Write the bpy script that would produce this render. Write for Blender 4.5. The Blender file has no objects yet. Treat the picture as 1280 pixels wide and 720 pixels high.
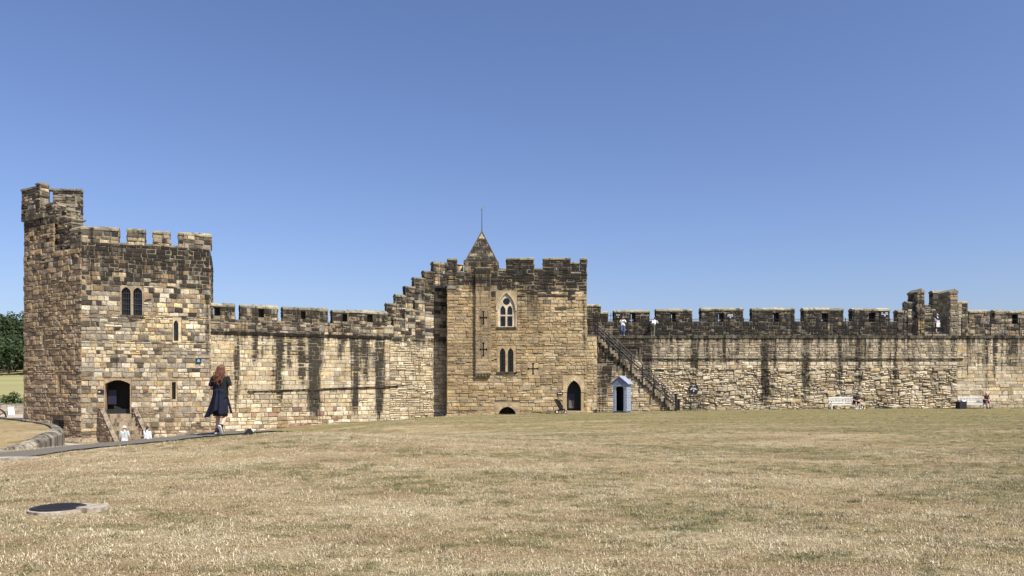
import bpy, bmesh, math, random
import numpy as np
from mathutils import Vector, Matrix
from mathutils.geometry import tessellate_polygon
from mathutils import noise as mnoise
R = math.radians
sc = bpy.context.scene
col = sc.collection

# ------------------------------------------------------------------ camera
F, CAMZ, HZ = 960.0, 1.6, 480.0
cam_d = bpy.data.cameras.new("camera"); cam = bpy.data.objects.new("camera", cam_d); col.objects.link(cam)
cam.location = (0, 0, CAMZ); cam.rotation_euler = (R(90), 0, 0)
cam_d.lens = 27.0; cam_d.sensor_width = 36.0; cam_d.shift_y = 120 / 1280
cam_d.clip_start = 0.1; cam_d.clip_end = 5000
sc.camera = cam
# ------------------------------------------------------------------ light
SUN_AZ, SUN_EL = R(48), R(51)          # azimuth measured from straight behind the camera to the right
world = bpy.data.worlds.new("World"); sc.world = world; world.use_nodes = True
wn = world.node_tree.nodes; wl = world.node_tree.links
bg = wn["Background"]
sky = wn.new("ShaderNodeTexSky"); sky.sky_type = 'NISHITA'; sky.sun_disc = False
sky.sun_elevation = SUN_EL; sky.sun_rotation = math.pi - SUN_AZ
sky.altitude = 0; sky.air_density = 1.0; sky.dust_density = 1.1; sky.ozone_density = 2.0
tint = wn.new("ShaderNodeMix"); tint.data_type = 'RGBA'; tint.blend_type = 'MULTIPLY'; tint.inputs[0].default_value = 1.0
tint.inputs[7].default_value = (0.93, 0.955, 1.20, 1)          # the camera's cool white balance, even over the whole sky
wl.new(sky.outputs[0], tint.inputs[6]); wl.new(tint.outputs[2], bg.inputs[0]); bg.inputs[1].default_value = 0.077
sun_d = bpy.data.lights.new("sun", 'SUN'); sun = bpy.data.objects.new("sun", sun_d); col.objects.link(sun)
sun_d.energy = 4.8; sun_d.angle = R(0.5); sun_d.color = (1.0, 0.95, 0.86)
sv = Vector((math.sin(SUN_AZ) * math.cos(SUN_EL), -math.cos(SUN_AZ) * math.cos(SUN_EL), math.sin(SUN_EL)))
sun.rotation_euler = sv.to_track_quat('Z', 'Y').to_euler(); sun.location = sv * 60
sc.view_settings.view_transform = 'Standard'; sc.view_settings.look = 'None'
sc.view_settings.exposure = 0.66; sc.view_settings.gamma = 1.0

# ------------------------------------------------------------------ helpers
rng = random.Random(7)
def X(px, d): return (px - 640) / F * d
def Zp(py, d): return CAMZ - (py - HZ) / F * d
def lerp(a, b, t): return a + (b - a) * t
def sstep(a, b, x):
    t = min(1, max(0, (x - a) / (b - a))); return t * t * (3 - 2 * t)
def mixc(a, b, t): return tuple(lerp(a[i], b[i], t) for i in range(3))

def tag(o, label=None, cat=None, group=None, kind=None):
    if label: o["label"] = label
    if cat: o["category"] = cat
    if group: o["group"] = group
    if kind: o["kind"] = kind
    return o
def empty(name, loc=(0, 0, 0), rz=0.0):
    o = bpy.data.objects.new(name, None); col.objects.link(o); o.location = loc; o.rotation_euler = (0, 0, rz)
    o.empty_display_size = 0.3
    return o
WM = {}
def world_mat(o):
    m = Matrix.Translation(o.location) @ o.rotation_euler.to_matrix().to_4x4()
    return world_mat(o.parent) @ m if o.parent else m

class MB:
    """collects polygons (local coordinates of the parent) and links them as one mesh object"""
    def __init__(s): s.v = []; s.f = []; s.c = []
    def add(s, verts, faces, c=None):
        n = len(s.v); s.v += [tuple(p) for p in verts]; s.f += [tuple(i + n for i in f) for f in faces]
        if c is None: c = (1, 1, 1, 0)
        if len(c) == 3: c = tuple(c) + (0,)
        s.c += [c] * len(verts)
    def box(s, x0, x1, y0, y1, z0, z1, c=None, rot=None, piv=None):
        v = [Vector((x, y, z)) for z in (z0, z1) for x, y in ((x0, y0), (x1, y0), (x1, y1), (x0, y1))]
        if rot is not None:
            p = Vector(piv) if piv is not None else Vector(((x0 + x1) / 2, (y0 + y1) / 2, (z0 + z1) / 2))
            v = [p + rot @ (a - p) for a in v]
        s.add(v, [(3, 2, 1, 0), (4, 5, 6, 7), (0, 1, 5, 4), (1, 2, 6, 5), (2, 3, 7, 6), (3, 0, 4, 7)], c)
    def bar(s, a, b, r, seg=6, c=None, r2=None):
        a = Vector(a); b = Vector(b); d = b - a
        if d.length < 1e-6: return
        d.normalize(); up = Vector((0, 0, 1)) if abs(d.z) < .9 else Vector((1, 0, 0))
        x = d.cross(up).normalized(); y = d.cross(x); r2 = r if r2 is None else r2
        vs = []
        for k, (p, rr) in enumerate(((a, r), (b, r2))):
            for i in range(seg):
                t = 2 * math.pi * i / seg; vs.append(p + x * (rr * math.cos(t)) + y * (rr * math.sin(t)))
        fs = [(i, (i + 1) % seg, seg + (i + 1) % seg, seg + i) for i in range(seg)]
        fs += [tuple(range(seg - 1, -1, -1)), tuple(range(seg, 2 * seg))]
        fs = [tuple(reversed(f)) for f in fs]
        s.add(vs, fs, c)
    def sphere(s, cen, rad, seg=10, rings=6, c=None, rot=None):
        if not hasattr(rad, '__len__'): rad = (rad,) * 3
        cen = Vector(cen); vs = [Vector((0, 0, -rad[2]))]
        for i in range(1, rings):
            p = -math.pi / 2 + math.pi * i / rings
            for j in range(seg):
                t = 2 * math.pi * j / seg
                vs.append(Vector((rad[0] * math.cos(p) * math.cos(t), rad[1] * math.cos(p) * math.sin(t), rad[2] * math.sin(p))))
        vs.append(Vector((0, 0, rad[2])))
        fs = [(0, 1 + (j + 1) % seg, 1 + j) for j in range(seg)]
        for i in range(rings - 2):
            for j in range(seg):
                a = 1 + i * seg + j; b = 1 + i * seg + (j + 1) % seg
                fs.append((a, b, b + seg, a + seg))
        l = len(vs) - 1; o = 1 + (rings - 2) * seg
        fs += [(l, o + j, o + (j + 1) % seg) for j in range(seg)]
        if rot is not None: vs = [rot @ v for v in vs]
        s.add([cen + v for v in vs], fs, c)
    def capsule(s, a, b, ra, rb, seg=10, sx=1.0):
        a = Vector(a); b = Vector(b); d = b - a; L = d.length
        if L < 1e-5: return s.sphere(a, ra, seg, 6)
        d.normalize(); up = Vector((0, 0, 1)) if abs(d.z) < .9 else Vector((0, 1, 0))
        x = d.cross(up).normalized(); y = d.cross(x)
        prof = [(-ra, 0.0)] + [(-ra * math.cos(t), ra * math.sin(t)) for t in (R(30), R(60), R(90))] + \
               [(L + rb * math.sin(t), rb * math.cos(t)) for t in (0, R(30), R(60))] + [(L + rb, 0.0)]
        vs = [a + d * prof[0][0]]
        for h, r in prof[1:-1]:
            for i in range(seg):
                t = 2 * math.pi * i / seg; vs.append(a + d * h + x * (r * math.cos(t)) + y * (r * math.sin(t)))
        vs.append(a + d * prof[-1][0])
        m = len(prof) - 2
        fs = [(0, 1 + i, 1 + (i + 1) % seg) for i in range(seg)]
        for k in range(m - 1):
            for i in range(seg):
                p = 1 + k * seg + i; q = 1 + k * seg + (i + 1) % seg
                fs.append((p, p + seg, q + seg, q))
        l = len(vs) - 1; o = 1 + (m - 1) * seg
        fs += [(l, o + (i + 1) % seg, o + i) for i in range(seg)]
        s.add(vs, fs)
    def prism(s, poly, fn, w0, w1, c=None, holes=()):
        """polygon (u,v) with holes, extruded from w0 (back) to w1 (front); fn(u,v,w) -> point"""
        loops = [list(poly)] + [list(h) for h in holes]
        flat = [p for l in loops for p in l]; n = len(flat)
        tris = tessellate_polygon([[Vector((p[0], p[1], 0)) for p in l] for l in loops])
        vs = [fn(p[0], p[1], w1) for p in flat] + [fn(p[0], p[1], w0) for p in flat]
        fs = []
        for t in tris:
            a, b, c_ = (flat[i] for i in t)
            ar = (b[0] - a[0]) * (c_[1] - a[1]) - (b[1] - a[1]) * (c_[0] - a[0])
            t = tuple(t) if ar > 0 else tuple(reversed(t))
            fs.append(t); fs.append(tuple(i + n for i in reversed(t)))
        o = 0
        for k, l in enumerate(loops):
            m = len(l)
            ar = sum(l[i][0] * l[(i + 1) % m][1] - l[(i + 1) % m][0] * l[i][1] for i in range(m))
            flip = (ar > 0) != (k == 0)
            for i in range(m):
                a = o + i; b = o + (i + 1) % m
                q = (a, a + n, b + n, b)
                fs.append(tuple(reversed(q)) if flip else q)
            o += m
        s.add(vs, fs, c)
    def build(s, name, mat, parent=None, smooth=False, kind=None, label=None, center=False):
        me = bpy.data.meshes.new(name)
        v = s.v; off = None
        if center and v:
            a = np.array(v); off = (a.min(0) + a.max(0)) / 2; v = (a - off).tolist()
        me.from_pydata(v, [], s.f)
        at = me.attributes.new("Col", 'FLOAT_COLOR', 'POINT')
        at.data.foreach_set("color", np.array(s.c, dtype=np.float32).ravel())
        me.materials.append(mat)
        if smooth: me.polygons.foreach_set("use_smooth", [True] * len(me.polygons))
        o = bpy.data.objects.new(name, me); col.objects.link(o)
        if off is not None: o.location = off
        if parent: o.parent = parent
        if kind: o["kind"] = kind
        if label: o["label"] = label
        return o

# ------------------------------------------------------------------ materials
def newmat(name):
    m = bpy.data.materials.new(name); m.use_nodes = True
    nt = m.node_tree; b = nt.nodes["Principled BSDF"]
    return m, nt, b
def N(nt, t, **kw):
    n = nt.nodes.new(t)
    for k, v in kw.items(): setattr(n, k, v)
    return n
def noise(nt, vec, scale, detail=3, rough=.55):
    n = N(nt, "ShaderNodeTexNoise"); n.inputs["Scale"].default_value = scale
    n.inputs["Detail"].default_value = detail; n.inputs["Roughness"].default_value = rough
    nt.links.new(vec, n.inputs["Vector"]); return n.outputs["Fac"]
def vmul(nt, vec, s):
    n = N(nt, "ShaderNodeVectorMath", operation='MULTIPLY'); nt.links.new(vec, n.inputs[0]); n.inputs[1].default_value = s
    return n.outputs[0]
def mrange(nt, v, a, b, c, d, smooth=False):
    n = N(nt, "ShaderNodeMapRange")
    if smooth: n.interpolation_type = 'SMOOTHSTEP'
    nt.links.new(v, n.inputs[0])
    for i, x in enumerate((a, b, c, d)): n.inputs[i + 1].default_value = x
    return n.outputs[0]
def math_(nt, op, a, b):
    n = N(nt, "ShaderNodeMath", operation=op)
    for i, x in enumerate((a, b)):
        if isinstance(x, (int, float)): n.inputs[i].default_value = x
        else: nt.links.new(x, n.inputs[i])
    return n.outputs[0]
def mix(nt, fac, a, b, blend='MIX'):
    n = N(nt, "ShaderNodeMix", data_type='RGBA', blend_type=blend)
    for i, x in ((0, fac), (6, a), (7, b)):
        if isinstance(x, (int, float)): n.inputs[i].default_value = x
        elif isinstance(x, tuple): n.inputs[i].default_value = x if len(x) == 4 else x + (1,)
        else: nt.links.new(x, n.inputs[i])
    return n.outputs[2]
def bump(nt, h, strength, dist, b):
    n = N(nt, "ShaderNodeBump"); n.inputs["Strength"].default_value = strength; n.inputs["Distance"].default_value = dist
    nt.links.new(h, n.inputs["Height"]); nt.links.new(n.outputs[0], b.inputs["Normal"]); return n
def pos(nt): return N(nt, "ShaderNodeNewGeometry").outputs["Position"]

def make_stone():
    m, nt, b = newmat("weathered_sandstone")
    P = pos(nt); at = N(nt, "ShaderNodeAttribute", attribute_name="Col")
    n1 = noise(nt, P, 2.2, 4, .6); n2 = noise(nt, P, 14, 4, .65); n3 = noise(nt, P, 55, 2)
    # soft colour clouding and blotches in the stone itself
    v1 = mrange(nt, n1, .3, .7, .68, 1.18); v2 = mrange(nt, n2, .3, .72, .52, 1.30)
    c = mix(nt, 1.0, at.outputs["Color"], v1, 'MULTIPLY'); c = mix(nt, 1.0, c, v2, 'MULTIPLY')
    c = mix(nt, mrange(nt, n3, .55, .8, 0, .35), c, (.62, .55, .42))
    # soot and algae run down as streaks where the attribute allows it
    st = noise(nt, vmul(nt, P, (2.6, 2.6, .16)), 1.0, 4, .6)
    s2 = noise(nt, vmul(nt, P, (7, 7, 1.2)), 1.0, 3, .6)
    k = math_(nt, 'ADD', at.outputs["Alpha"], math_(nt, 'MULTIPLY', math_(nt, 'SUBTRACT', st, .5), 1.7))
    k = math_(nt, 'ADD', k, math_(nt, 'MULTIPLY', math_(nt, 'SUBTRACT', s2, .5), .7))
    k = math_(nt, 'MULTIPLY', mrange(nt, k, .31, .66, 0, 1), mrange(nt, at.outputs["Alpha"], 0, .12, 0, .95))
    c = mix(nt, k, c, (.026, .023, .018))
    nt.links.new(c, b.inputs["Base Color"]); b.inputs["Roughness"].default_value = .92
    b.inputs["Specular IOR Level"].default_value = .2
    h = math_(nt, 'ADD', math_(nt, 'MULTIPLY', n2, .7), math_(nt, 'MULTIPLY', n3, .35))
    bump(nt, h, 1.0, .05, b)
    return m
STONE = make_stone()
def simple(name, c, rough=.7, metal=0.0, var=.15, scale=8, spec=.4, bmp=0.0):
    m, nt, b = newmat(name); P = pos(nt)
    n = noise(nt, P, scale, 4, .6)
    cc = mix(nt, 1.0, c, mrange(nt, n, .3, .7, 1 - var, 1 + var), 'MULTIPLY')
    nt.links.new(cc, b.inputs["Base Color"]); b.inputs["Roughness"].default_value = rough
    b.inputs["Metallic"].default_value = metal; b.inputs["Specular IOR Level"].default_value = spec
    if bmp: bump(nt, n, bmp, .02, b)
    return m
IRON = simple("black_iron", (.014, .014, .015), .5, 0, .3, 20, .4)
GLASS = simple("dark_leaded_glass", (.012, .014, .018), .15, 0, .4, 3, .6)
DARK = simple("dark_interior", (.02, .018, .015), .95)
WHITEW = simple("weathered_pale_wood", (.62, .60, .55), .75, 0, .2, 12)
BLUEG = simple("pale_blue_grey_paint", (.25, .29, .37), .6, 0, .28, 7)
BLUEG_SHADE = simple("shaded_blue_grey_paint", (.17, .19, .27), .55, 0, .15, 5)  # darker copy of the blue grey, puts shade into the colour
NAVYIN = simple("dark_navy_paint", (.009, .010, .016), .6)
DOORB = simple("blue_board", (.010, .012, .028), .5, 0, .5, 30)
WHITE = simple("white_print", (.72, .72, .70), .6, 0, .08)
SKIN = simple("skin", (.56, .34, .25), .55, 0, .08, 6)
BLACKC = simple("black_cloth", (.012, .012, .014), .85, 0, .4, 18, .2, .3)
NAVYC = simple("navy_cloth", (.007, .009, .023), .8, 0, .35, 14, .25, .4)
WHITEC = simple("white_cloth", (.75, .75, .73), .8, 0, .08, 10, .2, .3)
GREYC = simple("grey_green_cloth", (.38, .42, .40), .85, 0, .12, 10)
KHAKI = simple("grey_olive_cloth", (.16, .15, .115), .85, 0, .15, 10)
JEANS = simple("blue_denim", (.06, .11, .24), .85, 0, .25, 14)
CHARC = simple("charcoal_cloth", (.035, .036, .042), .85, 0, .25, 14)
MAROON = simple("dark_maroon_cloth", (.035, .014, .018), .85, 0, .25, 14)
GREYH = simple("grey_hair", (.42, .40, .37), .8, 0, .25, 40)
DARKH = simple("dark_hair", (.02, .014, .01), .6, 0, .3, 40)
def make_red_hair():
    m, nt, b = newmat("red_brown_hair"); P = pos(nt)
    n = noise(nt, vmul(nt, P, (90, 90, 26)), 1, 3, .6)
    r = mix(nt, mrange(nt, n, .3, .75, 0, 1), (.035, .011, .006), (.24, .088, .036))
    nt.links.new(r, b.inputs["Base Color"]); b.inputs["Roughness"].default_value = .45
    bump(nt, n, .8, .02, b); return m
REDH = make_red_hair()
ASPH = simple("grey_asphalt", (.130, .117, .094), .95, 0, .22, 30, .3, .5)
GRAVEL = simple("pale_gravel", (.40, .33, .26), .95, 0, .3, 20, .2, .6)
CONC = simple("worn_concrete", (.32, .275, .215), .95, 0, .55, 9, .2, .5)
COVER = simple("dark_cast_iron", (.026, .024, .026), .55, .3, .4, 25, .5, .4)
LAMPG = simple("pale_lamp_glass", (.62, .63, .63), .2, 0, .05)
BLUESIGN = simple("light_blue_print", (.14, .34, .62), .5)
GREENF = simple("green_copper", (.12, .26, .20), .6)
POT = simple("buff_clay", (.40, .27, .13), .85, 0, .2, 6)
LEAD = simple("weathered_lead", (.13, .13, .12), .7, 0, .3, 4)

def straw_nodes(nt, P):
    """lawn colour by place: straw, bare soil, surviving green; the same for the ground and the blades"""
    flat = vmul(nt, P, (1, 1, 0))
    g1 = noise(nt, vmul(nt, flat, (.16, .30, 1)), 1.0, 5, .65); g2 = noise(nt, vmul(nt, flat, (1, 1.25, 1)), 2.1, 5, .72)
    g3 = noise(nt, vmul(nt, flat, (.22, .5, 1)), 1.7, 4, .6)
    sep = N(nt, "ShaderNodeSeparateXYZ"); nt.links.new(P, sep.inputs[0])
    far = mrange(nt, sep.outputs["Y"], 26, 54, 0, .085)          # the lawn stays greener below the walls
    rt = mrange(nt, sep.outputs["X"], -6, 22, -.03, .05)
    green = math_(nt, 'ADD', math_(nt, 'ADD', math_(nt, 'MULTIPLY', g1, .50), math_(nt, 'MULTIPLY', g2, .50)), math_(nt, 'ADD', far, rt))
    green = mrange(nt, green, .465, .55, 0, 1, True)
    bare = mrange(nt, g3, .50, .64, 0, 1, True)
    return green, bare, mrange(nt, noise(nt, vmul(nt, flat, (.35, .7, 1)), 1.0, 5, .7), .42, .66, 0, 1, True)
def make_ground():
    m, nt, b = newmat("parched_lawn"); P = pos(nt)
    green, bare, g2 = straw_nodes(nt, P)
    fine = noise(nt, vmul(nt, P, (26, 18, 0)), 1.0, 5, .75); mid = noise(nt, vmul(nt, P, (5, 3, 0)), 1, 4, .7)
    c = mix(nt, mrange(nt, mid, .3, .7, 0, 1), (.30, .215, .11), (.43, .34, .185))
    c = mix(nt, math_(nt, 'MULTIPLY', g2, .45), c, (.55, .46, .30))
    c = mix(nt, math_(nt, 'MULTIPLY', bare, .8), c, (.30, .212, .125))
    c = mix(nt, math_(nt, 'MULTIPLY', green, .72), c, (.165, .15, .058))
    c = mix(nt, 1.0, c, mrange(nt, fine, .30, .70, .42, 1.42), 'MULTIPLY')
    nt.links.new(c, b.inputs["Base Color"]); b.inputs["Roughness"].default_value = 1.0; b.inputs["Specular IOR Level"].default_value = .05
    bump(nt, math_(nt, 'ADD', fine, mid), .9, .06, b); return m
def make_blades():
    m, nt, b = newmat("dry_grass_blades"); P = pos(nt)
    green, bare, g2 = straw_nodes(nt, P)
    oi = N(nt, "ShaderNodeObjectInfo"); at = N(nt, "ShaderNodeAttribute", attribute_name="Col")
    c = mix(nt, at.outputs["Alpha"], (.23, .17, .085), (.74, .66, .48))
    c = mix(nt, math_(nt, 'MULTIPLY', g2, .35), c, (.68, .60, .42))
    c = mix(nt, math_(nt, 'MULTIPLY', bare, .45), c, (.38, .285, .17))
    gg = math_(nt, 'MULTIPLY', green, mrange(nt, oi.outputs["Random"], .0, .8, 1.0, .25))
    c = mix(nt, gg, c, (.10, .12, .04))
    c = mix(nt, 1.0, c, mrange(nt, oi.outputs["Random"], 0, 1, .75, 1.2), 'MULTIPLY')
    nt.links.new(c, b.inputs["Base Color"]); b.inputs["Roughness"].default_value = .7; b.inputs["Specular IOR Level"].default_value = .2
    return m
GROUND = make_ground(); BLADES = make_blades()
FIELD = simple("pasture", (.26, .24, .095), .95, 0, .2, .02)
LEAF = simple("leaves", (.034, .052, .018), .7, 0, .55, .35, .25)
LEAF2 = simple("bush_leaves", (.045, .07, .02), .7, 0, .5, 2, .25)
BARK = simple("bark", (.07, .05, .035), .95)

# ------------------------------------------------------------------ terrain
CP = np.array([(-8, 3, 0), (0, 3, 0), (8, 3, 0), (-5.66, 9.7, 0), (0, 10, 0), (8, 10, 0), (14, 14, -.02), (-10, 8, -.05),
    (-9.05, 14, -.02), (-11.2, 17.3, -.12), (-12.5, 19.3, -.11), (-8.45, 15, .03), (-10.1, 18.0, .04), (-11.25, 20, .02), (-6.9, 15, .11), (-8.43, 18.4, .19), (-9.26, 20.2, .17), (-5.6, 15, .17), (-6.9, 18.4, .335), (-7.6, 20.3, .31), (-13.5, 16.5, -.17), (-4, 19, .36), (-5.8, 21, .24), (-9.6, 23.5, -.3), (-8, 27, -.6), (0, 20, .12), (8, 20, -.05), (20, 25, 0), (-18, 18, -.5),
    (0, 40, -.45), (20, 40, -.25), (-6, 40, -.6), (-11, 38, -1.0), (40, 40, -.2), (40, 20, 0),
    (-5, 59, -.87), (0, 59, -.75), (5.7, 59, -.62), (22, 61.8, -.45), (41, 61.8, -.34), (55, 62, -.3), (12, 60.5, -.55),
    (-8.6, 59, -1.15), (-16, 54, -1.5), (-20, 50, -2.1), (-27, 47, -2.4), (-21, 40, -2.3), (-15, 30, -1.3), (-24, 43, -2.45),
    (-16, 24, -.5), (-16.5, 28, -.78), (-21, 36, -1.2), (-28, 42, -1.7), (-34, 50, -1.1), (-41, 63, -1.25), (-50, 75, -1.35), (-30, 30, -.7), (-45, 45, -.8), (-30, 15, -.6),
    (-8, 66, -1.2), (20, 70, -.6), (60, 40, -.2), (-60, 60, -.8), (-20, -10, 0), (20, -10, 0), (60, -10, 0)], dtype=float)
def tps(r2): return np.where(r2 > 1e-9, .5 * r2 * np.log(np.maximum(r2, 1e-9)), 0)
_n = len(CP); _d = ((CP[:, None, :2] - CP[None, :, :2]) ** 2).sum(-1)
_A = np.zeros((_n + 3, _n + 3)); _A[:_n, :_n] = tps(_d) + np.eye(_n) * .04
_A[:_n, _n] = 1; _A[:_n, _n + 1:] = CP[:, :2]; _A[_n:, :_n] = _A[:_n, _n:].T
_w = np.linalg.solve(_A, np.concatenate([CP[:, 2], np.zeros(3)]))
def np_s(a, b, x):
    t = np.clip((x - a) / (b - a), 0, 1); return t * t * (3 - 2 * t)
def hgt(x, y):
    x = np.asarray(x, float); y = np.asarray(y, float); sh = x.shape
    q = np.stack([x.ravel(), y.ravel()], 1)
    z = np.zeros(len(q))
    for i in range(0, len(q), 20000):
        p = q[i:i + 20000]; r2 = ((p[:, None, :] - CP[None, :, :2]) ** 2).sum(-1)
        z[i:i + 20000] = tps(r2) @ _w[:_n] + _w[_n] + p @ _w[_n + 1:]
    px, py = q[:, 0], q[:, 1]
    near = np.clip(z, -3, .6)
    far = -4.2 + .025 * py + np_s(380, 640, py) * 34 * np_s(-60, -160, px)
    far = np.where(py < 0, -.5, far)
    k = np.maximum(np_s(76, 110, py), np.maximum(np_s(46, 80, np.abs(px)), np_s(-12, -30, py)))
    z = near * (1 - k) + far * k
    z += .02 * np.sin(px * .9 + 1.3) * np.sin(py * .7) * (1 - k)
    return z.reshape(sh)
def gz(x, y): return float(hgt(np.array([x]), np.array([y]))[0])

def sheet(name, xs, ys, mats, matfn=None, dz=0.0, smooth=True):
    gx, gy = np.meshgrid(xs, ys); z = hgt(gx, gy) + dz
    v = np.stack([gx.ravel(), gy.ravel(), z.ravel()], 1); nx = len(xs); f = []
    for j in range(len(ys) - 1):
        for i in range(nx - 1):
            a = j * nx + i; f.append((a, a + 1, a + 1 + nx, a + nx))
    me = bpy.data.meshes.new(name); me.from_pydata(v.tolist(), [], f)
    for m in mats: me.materials.append(m)
    if matfn:
        me.polygons.foreach_set("material_index", [matfn(xs[k % (nx - 1)], ys[k // (nx - 1)]) for k in range(len(f))])
    me.polygons.foreach_set("use_smooth", [smooth] * len(f))
    o = bpy.data.objects.new(name, me); col.objects.link(o); return o
xs = np.concatenate([np.linspace(-900, -60, 22)[:-1], np.linspace(-60, 60, 161), np.linspace(60, 900, 22)[1:]])
ys = np.concatenate([np.linspace(-40, 0, 9)[:-1], np.linspace(0, 66, 100), np.linspace(66, 140, 20)[1:], np.linspace(140, 2500, 50)[1:]])
ground = tag(sheet("ground", xs, ys, [GROUND, FIELD], lambda x, y: 1 if (y > 82 or abs(x) > 66) else 0), "dry straw coloured castle lawn", None, None, "structure")

# path ----------------------------------------------------------------
PATH = [(-26, 15.6), (-20, 16.6), (-15, 17.6), (-11.9, 18.3), (-10.6, 18.9), (-8.85, 19.3), (-7.7, 19.35), (-6.95, 19.6), (-6.7, 20.6), (-7.3, 22.0), (-9.0, 25), (-12, 30), (-17, 37), (-22, 44)]
def catmull(p, n=10):
    p = [Vector(a) for a in p]; out = []
    q = [p[0] * 2 - p[1]] + p + [p[-1] * 2 - p[-2]]
    for i in range(1, len(q) - 2):
        for k in range(n):
            t = k / n; a, b, c, d = q[i - 1:i + 3]
            out.append(.5 * ((2 * b) + (c - a) * t + (2 * a - 5 * b + 4 * c - d) * t * t + (3 * b - a - 3 * c + d) * t ** 3))
    out.append(p[-1]); return out
PC = catmull(PATH)
PCA = np.array([(p.x, p.y) for p in PC])
def ribbon(name, pts, hw, mat, dz, nw=7):
    v = []; f = []
    for i, p in enumerate(pts):
        a = pts[max(0, i - 1)]; b = pts[min(len(pts) - 1, i + 1)]; t = (b - a).normalized(); n = Vector((-t.y, t.x))
        for k in range(nw):
            wob = 1 + .07 * math.sin(i * 1.7 + k) + .05 * math.sin(i * .6 + 2 * k) if k in (0, nw - 1) else 1
            q = p + n * (hw * wob * (2 * k / (nw - 1) - 1)); v.append((q.x, q.y))
    va = np.array(v); z = hgt(va[:, 0], va[:, 1]) + dz
    for i in range(len(pts) - 1):
        for k in range(nw - 1):
            a = i * nw + k; f.append((a, a + nw, a + nw + 1, a + 1))
    me = bpy.data.meshes.new(name); me.from_pydata(np.c_[va, z].tolist(), [], [tuple(reversed(q)) for q in f]); me.materials.append(mat)
    o = bpy.data.objects.new(name, me); col.objects.link(o); return o
tag(ribbon("path", PC, .84, ASPH, .03), "narrow grey asphalt path crossing the lawn", None, None, "structure")
tag(sheet("gravel_yard", np.linspace(-64, -17.4, 70), np.linspace(33, 80, 70), [GRAVEL], None, .02), "pale gravel yard round the foot of the tower", None, None, "structure")

# ------------------------------------------------------------------ masonry
FIXED = [(0, 1, 5, 4), (1, 2, 6, 5), (2, 3, 7, 6), (3, 0, 4, 7), (4, 5, 9, 8), (5, 6, 10, 9), (6, 7, 11, 10), (7, 4, 8, 11)]
FLATF = FIXED + [(8, 9, 10, 11)]
BULGEF = FIXED + [(8, 9, 12), (9, 10, 12), (10, 11, 12), (11, 8, 12)]
ASHLAR = dict(h=(.22, .36), l=(.30, .95), gap=.020, proud=(.002, .038), jit=.010, ch=.013, tilt=.010, bulge=.008, big=.06)
SQUARED = dict(h=(.18, .34), l=(.22, .74), gap=.028, proud=(.0, .06), jit=.017, ch=.018, tilt=.016, bulge=.014, big=.16)
RUBBLE = dict(h=(.26, .42), l=(.32, .82), gap=.033, proud=(.0, .125), jit=.03, ch=.026, tilt=.03, bulge=.03, rub=True)
COARSE = dict(h=(.30, .42), l=(.45, .95), gap=.028, proud=(.0, .075), jit=.02, ch=.022, tilt=.02, bulge=.02, rub=True)

LBLOCK = dict(SQUARED, h=(.24, .40), l=(.28, .70), proud=(.0, .085), jit=.022, ch=.022, tilt=.022, bulge=.02, gap=.026)

FRONT = dict(SQUARED, h=(.20, .35), l=(.20, .60), big=.07)

class Plane:
    def __init__(s, O, U, Nn=None, V=(0, 0, 1)):
        s.O = Vector(O); s.U = Vector(U).normalized(); s.V = Vector(V).normalized()
        s.N = Vector(Nn).normalized() if Nn is not None else s.U.cross(s.V).normalized()
    def __call__(s, u, v, w=0.0): return s.O + s.U * u + s.V * v + s.N * w
    def uv(s, px, py):
        """where the line of sight through a photo pixel meets this wall plane"""
        d = Vector(((px - 640) / F, 1, -(py - HZ) / F)); c = Vector((0, 0, CAMZ))
        t = (s.O - c).dot(s.N) / d.dot(s.N); p = c + d * t - s.O
        return p.dot(s.U), p.dot(s.V)
    def u(s, px): return s.uv(px, 480)[0]

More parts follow.
